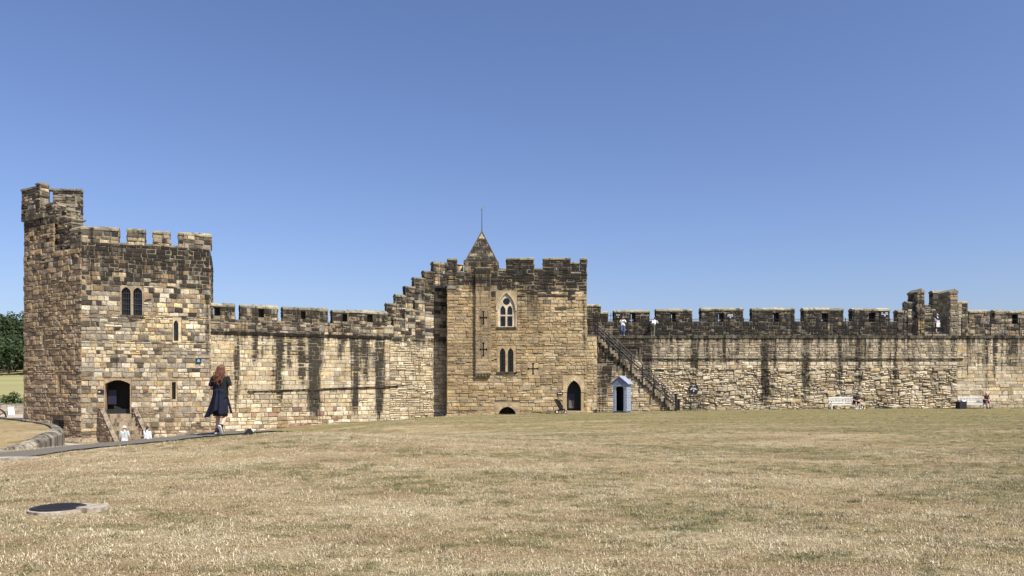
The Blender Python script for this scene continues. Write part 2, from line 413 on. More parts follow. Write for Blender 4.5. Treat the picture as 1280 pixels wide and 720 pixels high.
class Masonry:
    """one thing made of stones: keeps the stones, then makes the 300 that show largest objects of their own"""
    def __init__(s, root): s.root = root; s.st = []; s.core = MB(); s.base = root.location.copy()
    def stone(s, pl, u0, u1, v0, v1, st, c, stf, warp=None):
        g = st['gap'] / 2; u0 += g; u1 -= g; v0 += g; v1 -= g
        if u1 - u0 < .045 or v1 - v0 < .035: return
        jt = st['jit'] * min(1, (u1 - u0) / .3); J = lambda: rng.uniform(-jt, jt)
        p = rng.uniform(*st['proud']); ch = min(st['ch'], (v1 - v0) * .22, (u1 - u0) * .22); tl = st['tilt']
        cs = [(u0 + J(), v0 + J()), (u1 + J(), v0 + J()), (u1 + J(), v1 + J()), (u0 + J(), v1 + J())]
        cu = (u0 + u1) / 2; cv = (v0 + v1) / 2
        pts = [(a, b, -.04) for a, b in cs] + [(a, b, p - ch) for a, b in cs]
        for a, b in cs:
            pts.append((a + math.copysign(ch, cu - a), b + math.copysign(ch, cv - b), p + rng.uniform(-tl, tl)))
        pts.append((cu + J(), cv + J(), p + st['bulge'] * rng.uniform(.2, 1.4)))
        if warp: pts = [(a, b + warp(a, b), w) for a, b, w in pts]
        vs = [pl(*q) for q in pts]
        q0 = vs[12]; k0 = 1 + .30 * mnoise.noise(q0 * .45) + .14 * mnoise.noise(q0 * 1.4 + Vector((9, 3, 1)))   # quarry batches and repairs
        c = tuple(min(.85, x * k0) for x in c)
        sa = [stf(q[0], q[1]) if stf else 0.0 for q in pts]
        cen = pl(cu, cv, 0); to = Vector((0, 0, CAMZ)) - cen
        face = max(0, to.normalized().dot(pl.N)); scr = (u1 - u0) * (v1 - v0) * face / to.length_squared
        if to.y > 0 or abs(cen.x) > cen.y * .69: scr *= .01
        s.st.append((scr, vs, c, sa))
    def wall(s, pl, u0, u1, v0, v1, st, cf, stf=None, holes=(), urange=None, warp=None, core=True, cc=(.25, .205, .14)):
        v = v0
        while v < v1 - .02:
            h = rng.uniform(*st['h'])
            if v + h > v1 - .13: h = v1 - v
            a, b = (u0, u1) if urange is None else urange(v, v + h)
            segs = [(a, b)]
            rows = [(v, v + h)]
            hs = [q for q in holes if q[2] < v + h - .01 and q[3] > v + .01]
            if hs: # cut the course at the edges of openings so that stones end at them
                cuts = sorted({v, v + h} | {z for q in hs for z in q[2:4] if v + .07 < z < v + h - .07})
                rows = list(zip(cuts[:-1], cuts[1:]))
            for r0, r1 in rows:
                segs = [(a, b)]
                for q in hs:
                    if q[2] < r1 - .01 and q[3] > r0 + .01:
                        ns = []
                        for x, y in segs:
                            if q[1] <= x or q[0] >= y: ns.append((x, y)); continue
                            if q[0] > x: ns.append((x, q[0]))
                            if q[1] < y: ns.append((q[1], y))
                        segs = ns
                for x, y in segs: s.course(pl, x, y, r0, r1, st, cf, stf, warp)
            v += h
        if core: s.panel(pl, u0, u1, v0, v1, holes, cc, urange)
    def course(s, pl, x, y, r0, r1, st, cf, stf, warp):
        u = x
        while u < y - .03:
            l = rng.uniform(*st['l'])
            if u + l > y - .16: l = y - u
            if st.get('rub') and r1 - r0 > .2:
                k = rng.random(); n = 1 if k < .22 else (2 if k < .80 else 3)
                z = r0
                for i in range(n):
                    hh = (r1 - r0) / n * rng.uniform(.8, 1.2) if i < n - 1 else r1 - z
                    m = 1 if (n == 1 or rng.random() < .45) else 2
                    sp = [u] + ([u + l * rng.uniform(.35, .65)] if m == 2 else []) + [u + l]
                    for q in range(m):
                        if rng.random() > .02: s.stone(pl, sp[q], sp[q + 1], z, z + hh, st, cf(sp[q] + .2, z + hh / 2), stf, warp)
                    z += hh
            elif rng.random() < st.get('big', 0) and l > .4 and r1 - r0 > .2:
                m = (r0 + r1) / 2 + rng.uniform(-.03, .03)
                s.stone(pl, u, u + l, r0, m, st, cf(u + l / 2, m), stf, warp); s.stone(pl, u, u + l * .55, m, r1, st, cf(u + l / 4, m), stf, warp)
                s.stone(pl, u + l * .55, u + l, m, r1, st, cf(u + l * .8, m), stf, warp)
            else:
                s.stone(pl, u, u + l, r0, r1, st, cf(u + l / 2, (r0 + r1) / 2), stf, warp)
            u += l
    def panel(s, pl, u0, u1, v0, v1, holes, cc, urange=None):
        if urange is not None:
            n = 24
            for i in range(n):
                a, b = lerp(v0, v1, i / n), lerp(v0, v1, (i + 1) / n); p = urange(a, a + 1e-3); q = urange(b - 1e-3, b)
                s.core.add([s.L(pl(*t)) for t in ((p[0], a), (p[1], a), (q[1], b), (q[0], b))], [(0, 1, 2, 3)], cc)
            return
        us = sorted({u0, u1} | {x for h in holes for x in h[:2] if u0 < x < u1}); vs_ = sorted({v0, v1} | {x for h in holes for x in h[2:4] if v0 < x < v1})
        for a, b in zip(us[:-1], us[1:]):
            for c, d in zip(vs_[:-1], vs_[1:]):
                mu, mv = (a + b) / 2, (c + d) / 2
                if any(h[0] < mu < h[1] and h[2] < mv < h[3] for h in holes): continue
                s.core.add([s.L(pl(*t)) for t in ((a, c), (b, c), (b, d), (a, d))], [(0, 1, 2, 3)], cc)
    def L(s, p): return Vector(p) - s.base
    def block(s, pl, u0, u1, v0, v1, depth, st, cf, stf=None, faces="FLRB", holes=(), cc=(.25, .205, .14)):
        """a free-standing piece of wall: front on plane pl, given depth behind it"""
        if "F" in faces: s.wall(pl, u0, u1, v0, v1, st, cf, stf, holes, cc=cc)
        if "L" in faces: s.wall(Plane(pl(u0, 0, -depth), pl.N, -pl.U, pl.V), 0, depth, v0, v1, st, cf, stf, cc=cc)
        if "R" in faces: s.wall(Plane(pl(u1, 0, 0), -pl.N, pl.U, pl.V), 0, depth, v0, v1, st, cf, stf, cc=cc)
        if "B" in faces:
            m = [(u1 - h[1] + 0, u1 - h[0], h[2], h[3]) for h in holes]
            s.wall(Plane(pl(u1, 0, -depth), -pl.U, -pl.N, pl.V), 0, u1 - u0, v0, v1, st, cf, stf, m, cc=cc)
        s.core.add([s.L(pl(*t)) for t in ((u0, v1, 0), (u1, v1, 0), (u1, v1, -depth), (u0, v1, -depth))], [(0, 1, 2, 3)], cc)
    def coping(s, pl, u0, u1, v, depth, c, rise=.17, eave=.11, over=.06, stain=.25, piece=.95, name="coping_stone"):
        n = max(1, round((u1 - u0) / piece)); x = u0 - over * .6; e = u1 + over * .6
        for i in range(n):
            a = lerp(x, e, i / n) + .004; b = lerp(x, e, (i + 1) / n) - .004; m = MB()
            dz = rng.uniform(-.045, .03); k = rng.uniform(.65, 1.2)
            prof = [(over, v), (over, v + eave), (-depth * .42, v + eave + rise + dz), (-depth * .58, v + eave + rise + dz), (-depth - over, v + eave), (-depth - over, v)]
            vs = [s.L(pl(a, q[1] + rng.uniform(-.022, .016), q[0] + rng.uniform(-.02, .012))) for q in prof] + [s.L(pl(b, q[1] + rng.uniform(-.022, .016), q[0] + rng.uniform(-.02, .012))) for q in prof]
            fs = [(j, (j + 1) % 6, 6 + (j + 1) % 6, 6 + j) for j in range(6)] + [tuple(range(5, -1, -1)), tuple(range(6, 12))]
            fs = [tuple(reversed(f)) for f in fs]
            m.add(vs, fs, tuple(min(.8, q * k) for q in c) + (stain,)); m.build(name, STONE, s.root, center=True)
    def finish(s, limit=300):
        s.st.sort(key=lambda q: -q[0])
        for scr, vs, c, sa in s.st[:limit]:
            m = MB(); m.v = [tuple(s.L(v)) for v in vs]; m.f = list(BULGEF); m.c = [tuple(c) + (a,) for a in sa]
            m.build("stone", STONE, s.root, center=True)
        m = MB()
        for scr, vs, c, sa in s.st[limit:]:
            n = len(m.v); m.v += [tuple(s.L(v)) for v in vs]; m.f += [tuple(i + n for i in f) for f in BULGEF]; m.c += [tuple(c) + (a,) for a in sa]
        if m.v: m.build("stonework", STONE, s.root, kind="stuff")
        if s.core.v: s.core.build("wall_core", STONE, s.root)

def evened(pick, mean, k):
    return lambda: mixc(pick(), mean, k)
def palette(*items):
    """weighted colours -> picker with small random shift"""
    tot = sum(w for w, _ in items)
    def pick():
        r = rng.random() * tot
        for w, c in items:
            r -= w
            if r <= 0: break
        k = rng.uniform(.82, 1.18); h = rng.uniform(-.03, .03)
        return (min(.85, c[0] * k * (1 + h)), min(.85, c[1] * k), min(.85, c[2] * k * (1 - h)))
    return pick
BUFF = (.53, .43, .275); PALE = (.70, .61, .45); GOLD = (.58, .425, .205); BROWN = (.31, .215, .12); GREY = (.32, .28, .215); OCHRE = (.44, .29, .13)
SOOT = (.045, .037, .028); DGREY = (.13, .108, .08); RED = (.31, .185, .125); LICHEN = (.34, .30, .20)
p_front_top = palette((3, DGREY), (5, SOOT), (2.2, GREY), (1.8, BROWN), (.7, BUFF))
p_front_mid = palette((3, GREY), (3, BUFF), (1.4, PALE), (1.2, BROWN), (1.2, DGREY), (.7, SOOT), (.4, GOLD))
p_front_low = palette((3, BUFF), (2.6, GREY), (2.4, BROWN), (.6, OCHRE), (.9, DGREY), (.7, SOOT), (1.1, PALE))
p_yellow = palette((5, (.68, .54, .30)), (1.5, PALE), (1.2, BROWN), (.8, DGREY))
p_left = palette((4, (.40, .285, .165)), (2.5, (.36, .29, .195)), (1.5, (.46, .36, .24)), (.4, OCHRE), (.8, BROWN), (.3, DGREY))
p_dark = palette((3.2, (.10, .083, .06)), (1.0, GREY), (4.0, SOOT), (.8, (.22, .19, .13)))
p_curt = palette((5, BUFF), (3.2, PALE), (.9, GOLD), (1, GREY), (.5, BROWN))
p_red = palette((3, BUFF), (2, RED), (1.5, BROWN), (1.5, PALE))
p_gold = palette((4, (.45, .325, .17)), (3, (.50, .38, .21)), (2.0, BROWN), (.7, OCHRE), (1.0, GREY), (.5, (.58, .47, .30)))
p_goldp = palette((4, (.54, .42, .24)), (1.6, (.60, .49, .32)), (1.6, GOLD), (1, BROWN))
p_rub = palette((4.5, (.58, .48, .32)), (4.5, PALE), (.8, GOLD), (1.1, BROWN), (.25, OCHRE), (.7, GREY))
p_right = palette((4, (.47, .39, .27)), (2.0, BUFF), (1.8, GREY), (1.2, PALE), (.9, BROWN), (.3, DGREY))

p_curt = evened(p_curt, (.57, .465, .295), .42); p_gold = evened(p_gold, (.41, .295, .155), .45); p_goldp = evened(p_goldp, (.51, .39, .22), .45)
p_right = evened(p_right, (.46, .385, .26), .4); p_rub = evened(p_rub, (.60, .50, .34), .35); p_left = evened(p_left, (.37, .275, .17), .3); p_front_mid = evened(p_front_mid, (.42, .35, .235), .15); p_front_low = evened(p_front_low, (.40, .315, .205), .25)

def arch_pts(uc, v0, w, hs, rise, kind="pointed", n=7):
    h = w / 2; p = [(uc - h, v0), (uc + h, v0), (uc + h, v0 + hs)]
    if kind == "pointed":
        cx = (rise * rise - h * h) / (2 * h)           # centre distance left of the axis for the right-hand arc
        r = cx + h; a1 = math.atan2(rise, cx)
        arc = [(uc - cx + r * math.cos(a1 * i / n), v0 + hs + r * math.sin(a1 * i / n)) for i in range(1, n + 1)]
        p += arc; p += [(2 * uc - a, b) for a, b in reversed(arc[:-1])]
    elif kind == "round":
        p += [(uc + h * math.cos(math.pi * i / (2 * n)), v0 + hs + rise * math.sin(math.pi * i / (2 * n))) for i in range(1, 2 * n)]
    p.append((uc - h, v0 + hs)); return p
def circle(uc, vc, r, n=16): return [(uc + r * math.cos(2 * math.pi * i / n), vc + r * math.sin(2 * math.pi * i / n)) for i in range(n)]
def rect(a, b, c, d): return [(a, c), (b, c), (b, d), (a, d)]
def crossloop(uc, vc, hh, hw, t=.035, flare=.05):
    """arrow loop: cross with widened ends, as one outline"""
    q = []
    for (dx, dy, L) in ((1, 0, hw), (0, 1, hh), (-1, 0, hw), (0, -1, hh)):
        px_, py_ = -dy, dx
        for (a, s_) in ((t, -t), (L - flare, -t), (L - flare * .5, -flare), (L, -flare), (L, flare), (L - flare * .5, flare), (L - flare, t)):
            q.append((uc + dx * a + px_ * s_, vc + dy * a + py_ * s_))
    return q
def opening(M, pl, hole, loops, name, c, depth=.45, front=.03, back=DARK, stain=0.0, backdepth=None):
    """dressed stone slab that fills 'hole' in the wall, pierced by loops; dark room behind"""
    m = MB(); h = hole; e = .006
    fn = lambda u, v, w: M.L(pl(u, v, w))
    m.prism(rect(h[0] + e, h[1] - e, h[2] + e, h[3] - e), fn, -depth, front, tuple(c) + (stain,), loops)
    o = m.build(name, STONE, M.root)
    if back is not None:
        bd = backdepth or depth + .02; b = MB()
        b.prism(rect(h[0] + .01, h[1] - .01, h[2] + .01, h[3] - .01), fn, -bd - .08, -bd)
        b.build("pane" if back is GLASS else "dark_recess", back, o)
    return o
def bars(M, pl, parent, u0, u1, v0, v1, nu, nv, w, r=.018, name="window_bar"):
    for i in range(nu):
        m = MB(); u = lerp(u0, u1, (i + 1) / (nu + 1)); m.bar(M.L(pl(u, v0, w)), M.L(pl(u, v1, w)), r); m.build(name, IRON, parent)
    for i in range(nv):
        m = MB(); v = lerp(v0, v1, (i + 1) / (nv + 1)); m.bar(M.L(pl(u0, v, w + .02)), M.L(pl(u1, v, w + .02)), r); m.build(name, IRON, parent)
def strip(M, pl, u0, u1, v0, v1, w0, w1, c, name, stain=.5, piece=1.1, vb=None):
    """string course or ledge in pieces; vb = height at the far end"""
    n = max(1, round((u1 - u0) / piece))
    for i in range(n):
        a = lerp(u0, u1, i / n) + .003; b = lerp(u0, u1, (i + 1) / n) - .003; m = MB(); d = rng.uniform(-.012, .012); k = rng.uniform(.8, 1.2)
        da = (vb - v0) * i / n if vb is not None else 0; db = (vb - v0) * (i + 1) / n if vb is not None else 0
        q = [(a, v0 + da, w0), (b, v0 + db, w0), (b, v0 + db, w1 * .55), (a, v0 + da, w1 * .55), (a, v1 + da, w0), (b, v1 + db, w0), (b, v1 + db, w1 + d), (a, v1 + da, w1 + d)]
        m.add([M.L(pl(*t)) for t in q], [(0, 1, 2, 3), (7, 6, 5, 4), (3, 2, 6, 7), (1, 0, 4, 5), (2, 1, 5, 6), (0, 3, 7, 4)], tuple(x * k for x in c) + (stain,))
        m.build(name, STONE, M.root, center=True)

# ================================================================== corner tower (left)
A = Vector((-26.9, 48, 0)); UF = Vector((.94, .342, 0)).normalized(); UL = Vector((.85, -.527, 0)).normalized()
PF = Plane((A.x, A.y, 0), UF)
tD = 6.95; D = A - UL * tD
PLf = Plane((D.x, D.y, 0), UL)
LF = 7.45; B = A + UF * LF
ct = tag(empty("corner_tower", (A.x, A.y, -2.5)), "tall square stone tower with ruined corner turret at the left end of the wall", "tower")
M = Masonry(ct)
ZS = 10.45       # embrasure sill
def cf_front(u, v):
    if v > 6.9: return p_front_top() if rng.random() < .25 + .75 * sstep(6.9, 8.6, v) else p_front_mid()
    if u > 3.2 and 3.2 < v < 6.9 and u < 6.3 and abs(v - (6.4 - .35 * (u - 3))) < 1.5 and rng.random() < .55: return p_yellow()
    if v > 2.4: return p_front_mid() if rng.random() < .92 - .35 * sstep(5, 7, u) * sstep(4.5, 6.5, v) else p_front_top()
    return p_front_low()
def stf_front(u, v): return .13 + .55 * sstep(6.8, 10.3, v) + .25 * sstep(6.2, 7.4, u) * sstep(1, 5, v)
holes = []
def H(pl, x0, x1, y0, y1, mg=0.0):
    u0, va = pl.uv(x0, (y0 + y1) / 2); u1, vb = pl.uv(x1, (y0 + y1) / 2); pm = (x0 + x1) / 2
    return (u0 - mg, u1 + mg, pl.uv(pm, y1)[1] - mg, pl.uv(pm, y0)[1] + mg)
hw = H(PF, 151.5, 178, 358, 395, .06); hl = H(PF, 217, 225.5, 398, 427, .06); hs_ = H(PF, 213.5, 221, 477, 501, .04); hd = H(PF, 131, 163, 474, 517, .05)
M.wall(PF, -.02, LF, -2.6, ZS, FRONT, cf_front, stf_front, [hw, hl, hs_, hd])
def cf_left(u, v): return p_dark() if v > 12 else (p_left() if v < 9.3 or rng.random() < .6 else p_front_top())
def stf_left(u, v): return .04 + .4 * sstep(10.5, 13, v) + .12 * sstep(-1.5, -2.5, v)
hg = H(PLf, 66, 80, 525, 538, .03); hs1 = H(PLf, 52.5, 57, 410, 435, .03); hs2 = H(PLf, 72.5, 77.5, 466, 491, .03)
uT = PLf.u(68)
M.wall(PLf, 0, tD + .02, -2.6, ZS - .3, LBLOCK, cf_left, stf_left, [hg, hs1, hs2], cc=(.15, .12, .08))
M.wall(PLf, .12, uT, ZS - .3, 12.55, LBLOCK, cf_left, stf_left)
# hidden sides, roof slab
Bk = B - PF.N * 8; Dk = D + Vector((.4, 7.5, 0))
PR = Plane(B, -PF.N, UF)
M.wall(PR, 0, 8, -2.6, ZS, SQUARED, cf_front, stf_front)
M.wall(Plane(Dk, (D - Dk)), 0, (D - Dk).length, -2.6, 12.5, LBLOCK, cf_left, stf_left)
M.wall(Plane(Bk, (Dk - Bk)), 0, (Dk - Bk).length, -2.6, ZS, SQUARED, p_left and (lambda u, v: p_left()), None)
M.core.add([M.L(Vector((p.x, p.y, ZS - .9))) for p in (D, A, B, Bk, Dk)], [(0, 1, 2, 3, 4)], (.25, .22, .17))
# plinth at the foot of the corner
for pl, a, b in ((PLf, 3.6, tD + .14), (PF, -.14, 1.25)):
    m = MB(); z0 = -2.75; q = [(a, z0, -.05), (b, z0, -.05), (b, z0, .22), (a, z0, .22), (a, -1.75, .0), (b, -1.75, .0), (b, -2.02, .22), (a, -2.02, .22)]
    m.add([M.L(pl(*t)) for t in q], [(3, 2, 6, 7), (7, 6, 5, 4), (0, 3, 7, 4), (2, 1, 5, 6)], (.36, .28, .18, .2)); m.build("plinth", STONE, ct)
# merlons
DEP = .6
p_mer = palette((2.4, (.34, .27, .18)), (1.3, BUFF), (3, DGREY), (1.2, GREY), (1.6, SOOT), (.4, OCHRE))
cfm = lambda u, v: p_mer()
for (x0, x1) in ((101.5, 148), (159, 181), (191, 212), (223, 264)):
    u0, u1 = PF.u(x0), PF.u(x1)
    M.block(PF, u0, u1, ZS, 11.28, DEP, SQUARED, cfm, lambda u, v: .3, "FLR")
    M.coping(PF, u0, u1, 11.28, DEP, (.33, .29, .20), stain=.32)
for (x0, x1) in ((148, 159), (181, 191), (212, 223)):
    strip(M, PF, PF.u(x0), PF.u(x1), ZS, ZS + .12, -DEP, .05, (.26, .22, .16), "sill_stone", .35)
# parapet return along the left face
u0 = PLf.u(88.5)
M.block(PLf, u0, tD + .02, ZS - .3, 11.28, DEP, SQUARED, cfm, lambda u, v: .3, "FL"); M.coping(PLf, u0, tD, 11.28, DEP, (.33, .29, .20), stain=.3)
# ruined stair wall stepping up to the turret, then the turret head
for (x0, x1, yt, back) in ((81, 90, 273, .6), (69, 83, 262, .6), (54, 71, 254.5, .6)):
    pl = Plane(PLf(0, 0, -.25), PLf.U); a, b = pl.u(x0), pl.u(x1); vt = pl.uv((x0 + x1) / 2, yt)[1]
    M.block(pl, a, b, ZS - .5, vt - .1, back, COARSE, lambda u, v: p_dark() if rng.random() < .4 else p_mer(), lambda u, v: .25, "FLR")
    strip(M, pl, a - .03, b + .03, vt - .1, vt, -.9, .05, (.30, .26, .19), "step_stone", .25, .6)
PT = Plane(PLf(-.12, 0, .10), PLf.U)
b0, b1 = 0, PT.u(52); vt = 14.9
M.block(PT, b0, PT.u(44.5), 12.75, 14.55, .55, COARSE, lambda u, v: p_dark() if rng.random() < .5 else p_mer(), lambda u, v: .3, "FLRB"); M.coping(PT, b0, PT.u(44.5), 14.55, .55, (.30, .27, .19), rise=.08)
M.block(PT, PT.u(45.2), PT.u(50), 12.75, 14.72, .55, COARSE, lambda u, v: p_dark() if rng.random() < .5 else p_mer(), lambda u, v: .3, "FLRB"); M.coping(PT, PT.u(45.2), PT.u(50), 14.72, .55, (.30, .27, .19), rise=.08)
strip(M, PT, -.03, PT.u(54), 12.5, 12.8, -.5, .04, (.20, .17, .12), "corbel_stone", .4, .5)
PB = Plane((X(50, 54.6), 54.6, 0), (1, .12, 0))
hsl = H(PB, 58, 66, 237, 253)
ub = PB.u(100)
M.block(PB, PB.u(47), ub, 10.2, 15.42, .5, SQUARED, lambda u, v: p_dark() if rng.random() < .35 else p_mer(), lambda u, v: .2 + .2 * sstep(14.6, 15.2, v), "FLRB", [(hsl[0], hsl[1], hsl[2], hsl[3])])
M.coping(PB, PB.u(47), ub, 15.42, .5, (.30, .27, .18), rise=.06, stain=.3)
jm = MB()
for (a, b, c, d) in ((hsl[0] - .02, hsl[0], hsl[2], hsl[3]), (hsl[1], hsl[1] + .02, hsl[2], hsl[3]), (hsl[0], hsl[1], hsl[2] - .02, hsl[2]), (hsl[0], hsl[1], hsl[3], hsl[3] + .02)):
    jm.prism(rect(a, b, c, d), lambda u, v, w: M.L(PB(u, v, w)), -.5, 0, (.28, .24, .18, .2))
jm.build("slit_jamb", STONE, ct)
# front return of the turret head, corbelled over the roof
PRt = Plane(PB(ub, 0, 0), (-.25, -1, 0), (1, -.25, 0))
M.block(Plane(PB(ub - .62, 0, .75), PB.U), 0, .62, 12.9, 14.9, .74, SQUARED, lambda u, v: p_mer(), lambda u, v: .25, "FLR")
m = MB(); pb = Plane(PB(ub - .62, 0, .75), PB.U)
m.add([M.L(pb(*t)) for t in ((0, 12.9, .03), (.66, 12.9, .03), (.66, 12.9, -.7), (0, 12.9, -.7), (0, 12.45, -.3), (.4, 12.45, -.3), (.4, 12.45, -.7), (0, 12.45, -.7))], [(0, 1, 2, 3), (4, 7, 6, 5), (0, 4, 5, 1), (1, 5, 6, 2)], (.16, .13, .10, .4)); m.build("corbel_stone", STONE, ct)
# two-light barred window
mid = (hw[0] + hw[1]) / 2; wl_ = (hw[1] - hw[0] - .28) / 2
lights = [arch_pts(hw[0] + .07 + wl_ / 2, hw[2] + .12, wl_, (hw[3] - hw[2]) * .70, .36), arch_pts(hw[1] - .07 - wl_ / 2, hw[2] + .12, wl_, (hw[3] - hw[2]) * .70, .36)]
w = opening(M, PF, hw, lights, "window", (.36, .29, .19), .38, .02, GLASS, .12)
for s_ in (hw[0] + .07, hw[1] - .07 - wl_): bars(M, PF, w, s_, s_ + wl_, hw[2] + .12, hw[2] + .12 + (hw[3] - hw[2]) * .86, 3, 4, -.12, .02)
strip(M, PF, hw[0], hw[1], hw[2] - .02, hw[2] + .11, -.1, .10, (.20, .17, .13), "window_sill", .4, 3)
w = opening(M, PF, hl, [arch_pts((hl[0] + hl[1]) / 2 - .06, hl[2] + .1, (hl[1] - hl[0]) * .55, (hl[3] - hl[2]) * .66, .26)], "window", (.62, .50, .30), .3, .02, GLASS)
w = opening(M, PF, hs_, [rect(hs_[0] + .1, hs_[1] - .1, hs_[2] + .14, hs_[3] - .07)], "window", (.42, .32, .19), .3, .02, GLASS)
bars(M, PF, w, hs_[0] + .1, hs_[1] - .1, hs_[2] + .14, hs_[3] - .07, 1, 0, -.1)
# doorway with segmental head
dw = hd[1] - hd[0] - .14
seg = [(hd[0] + .07, hd[2] + .02), (hd[1] - .07, hd[2] + .02), (hd[1] - .07, hd[3] - .34)] + [(lerp(hd[1] - .07, hd[0] + .07, i / 8), hd[3] - .34 + .24 * math.sin(math.pi * i / 8)) for i in range(1, 8)] + [(hd[0] + .07, hd[3] - .34)]
dr = opening(M, PF, hd, [seg], "doorway", (.37, .275, .165), 1.1, .02, DARK, .05)
mm = MB(); fn = lambda u, v, w: M.L(PF(u, v, w))
mm.prism(rect(hd[0] + .12, hd[0] + .62, hd[2] + .62, hd[2] + 1.55), fn, -.75, -.70); mm.build("notice_board", DOORB, dr)
mm = MB(); mm.prism(rect(hd[0] + .07, hd[1] - .07, hd[2] + .03, hd[2] + .32), fn, -.62, -.55); mm.build("low_gate", IRON, dr)
for hh, nm in ((hs1, "arrow_slit"), (hs2, "arrow_slit")):
    opening(M, PLf, hh, [arch_pts((hh[0] + hh[1]) / 2, hh[2] + .05, max(.12, (hh[1] - hh[0]) * .35), (hh[3] - hh[2]) * .8, .1)], nm, (.40, .30, .18), .4, .01, DARK)
w = opening(M, PLf, hg, [rect(hg[0] + .03, hg[1] - .03, hg[2] + .03, hg[3] - .03)], "vent_opening", (.30, .22, .14), .4, .0, DARK)
bars(M, PLf, w, hg[0], hg[1], hg[2], hg[3], 0, 4, -.05, .025, "vent_bar")
M.finish()

# entrance stair of the corner tower ------------------------------------
es = tag(empty("entrance_stair", tuple(PF(hd[0], -2.5, 0))), "short stone stair with sloping parapets up to the corner tower doorway", "stairs")
M = Masonry(es); SD = Vector((.70, -.714, 0)); SN = Vector((-.714, -.70, 0)); PE = lambda u, v, w=0.0: PF(u, v, 0) + SD * w; fn = lambda u, v, w: M.L(PE(u, v, w))
z_top = hd[2] + .02; nst = 9; zb = -2.5; run = .33; ST = (z_top - zb) / nst
def stepc():
    k = rng.uniform(.75, 1.15); return (.33 * k, .255 * k, .165 * k, .3)
for i in range(nst):
    m = MB(); zt = z_top - i * ST
    m.prism(rect(hd[0] + .06, hd[1] - .02, zb - .2, zt - .004), fn, i * run + .03 if i else -.5, (i + 1) * run, stepc()); m.build("step", STONE, es)
for a, b in ((hd[0] - .30, hd[0] + .04), (hd[1] + .0, hd[1] + .34)):
    top = z_top + .42; bot = zb + .55; Lr = nst * run
    pw = Plane(PE(a, 0, .04), SD, SN)
    pw2 = Plane(PE(b, 0, Lr), -SD, -SN)
    for p_, ur in ((pw, lambda v, v2: (0, max(.06, Lr * min(1, (top - v2) / (top - bot))))), (pw2, lambda v, v2: (min(Lr - .06, Lr * (1 - min(1, (top - v2) / (top - bot)))), Lr))):
        M.wall(p_, 0, Lr, zb - .2, top - .05, COARSE, lambda u, v: p_left(), lambda u, v: .2, urange=ur)
    M.wall(Plane(PE(a, 0, Lr), PF.U), 0, b - a, zb - .2, bot, COARSE, lambda u, v: p_left(), lambda u, v: .15)
    m = MB()
    q = [(a + .03, top, -.0), (b - .03, top, 0), (b - .03, bot, Lr + .06), (a + .03, bot, Lr + .06)]
    m.add([M.L(PE(u, v, w)) for u, v, w in q] + [M.L(PE(u, v - .16, w)) for u, v, w in q], [(3, 2, 1, 0), (4, 5, 6, 7), (2, 3, 7, 6), (0, 1, 5, 4), (1, 2, 6, 5), (3, 0, 4, 7)][0:0] or [(0, 3, 2, 1), (4, 5, 6, 7), (3, 7, 6, 2), (0, 1, 5, 4), (1, 2, 6, 5), (0, 4, 7, 3)], (.30, .24, .165, .36))
    m.build("parapet_coping", STONE, es)
M.finish(120)

# ================================================================== left curtain wall
cwl = tag(empty("curtain_wall", (-20.5, 52, -1.8)), "battlemented stone wall with dark streaks and stepped end between the two towers", "wall")
M = Masonry(cwl)
PC_ = Plane((-20.5, 52, 0), (.8645, .5026, 0)); uE = PC_.u(562)
zst = 5.15
p_par = palette((3, DGREY), (1.6, GREY), (1.5, BROWN), (1.0, BUFF), (2.2, SOOT))
streaks = [(296, 5, .9, .75), (318, 2, .35, .6), (349, 3.5, .8, .9), (361, 2, .4, .6), (376, 4, .6, .8), (393, 8, 1., .95), (404, 2, .4, .6), (443, 5, .95, .8), (455, 4, .55, .8), (474, 5.5, 1., .95), (328, 1.5, .3, .5), (340, 1.5, .3, .5), (463, 2, .4, .5), (424, 2, .3, .5)]
SK = [(PC_.u(p), (PC_.u(p + w_) - PC_.u(p)), ln, a) for p, w_, ln, a in streaks]
def stf_c(u, v):
    s_ = .05
    if v > zst: return .40 + .25 * sstep(5.8, 6.8, v)
    for uc, hw_, ln, a in SK:
        x = abs(u - uc) / max(.30, hw_ * 1.6)
        if x < 1: s_ = max(s_, 1.15 * a * (1 - x * x) * (1 - .25 * sstep(0, 1, (zst - v) / 7)) * (1 - sstep(ln * .75, ln * 1.1, (zst - v) / 6.6)))
    return max(s_, .22 * sstep(-.5, 4.5, v) + .4 * sstep(4.5, 5.1, v))
def cf_c(u, v):
    if v > zst: return p_par()
    if v < -.2 and u < PC_.u(440): return p_red() if rng.random() < .55 else p_curt()
    return p_curt()
uR = PC_.u(487); uL2 = PC_.u(300)
warpf = lambda u, v: .035 * math.sin(u * 1.7 + v * .6) + .02 * math.sin(u * 4.1 + v)
zl = 1.2
M.wall(PC_, -.4, uR, zl, zst, ASHLAR, cf_c, stf_c)
M.wall(PC_, -.4, uR, -1.9, zl, dict(SQUARED, proud=(.02, .08)), cf_c, stf_c, warp=None)
M.wall(PC_, uR, PC_.u(541), -1.9, zst, COARSE, cf_c, stf_c, cc=(.16, .13, .09))
M.wall(PC_, PC_.u(541), uE, -1.9, zst, SQUARED, cf_c, stf_c)
strip(M, PC_, -.4, PC_.u(489), zst - .14, zst + .04, -.05, .15, (.15, .125, .09), "string_course", .7)
u310, z310 = PC_.uv(309, 490); u495, z495 = PC_.uv(497, 483)
strip(M, PC_, u310, u495, z310 - .08, z310 + .07, -.05, .16, (.22, .18, .12), "lower_string_course", .55, vb=z495 - .08)
zsill = 6.05
M.block(PC_, -.4, PC_.u(482), zst + .04, zsill, .6, SQUARED, cf_c, stf_c, "FB")
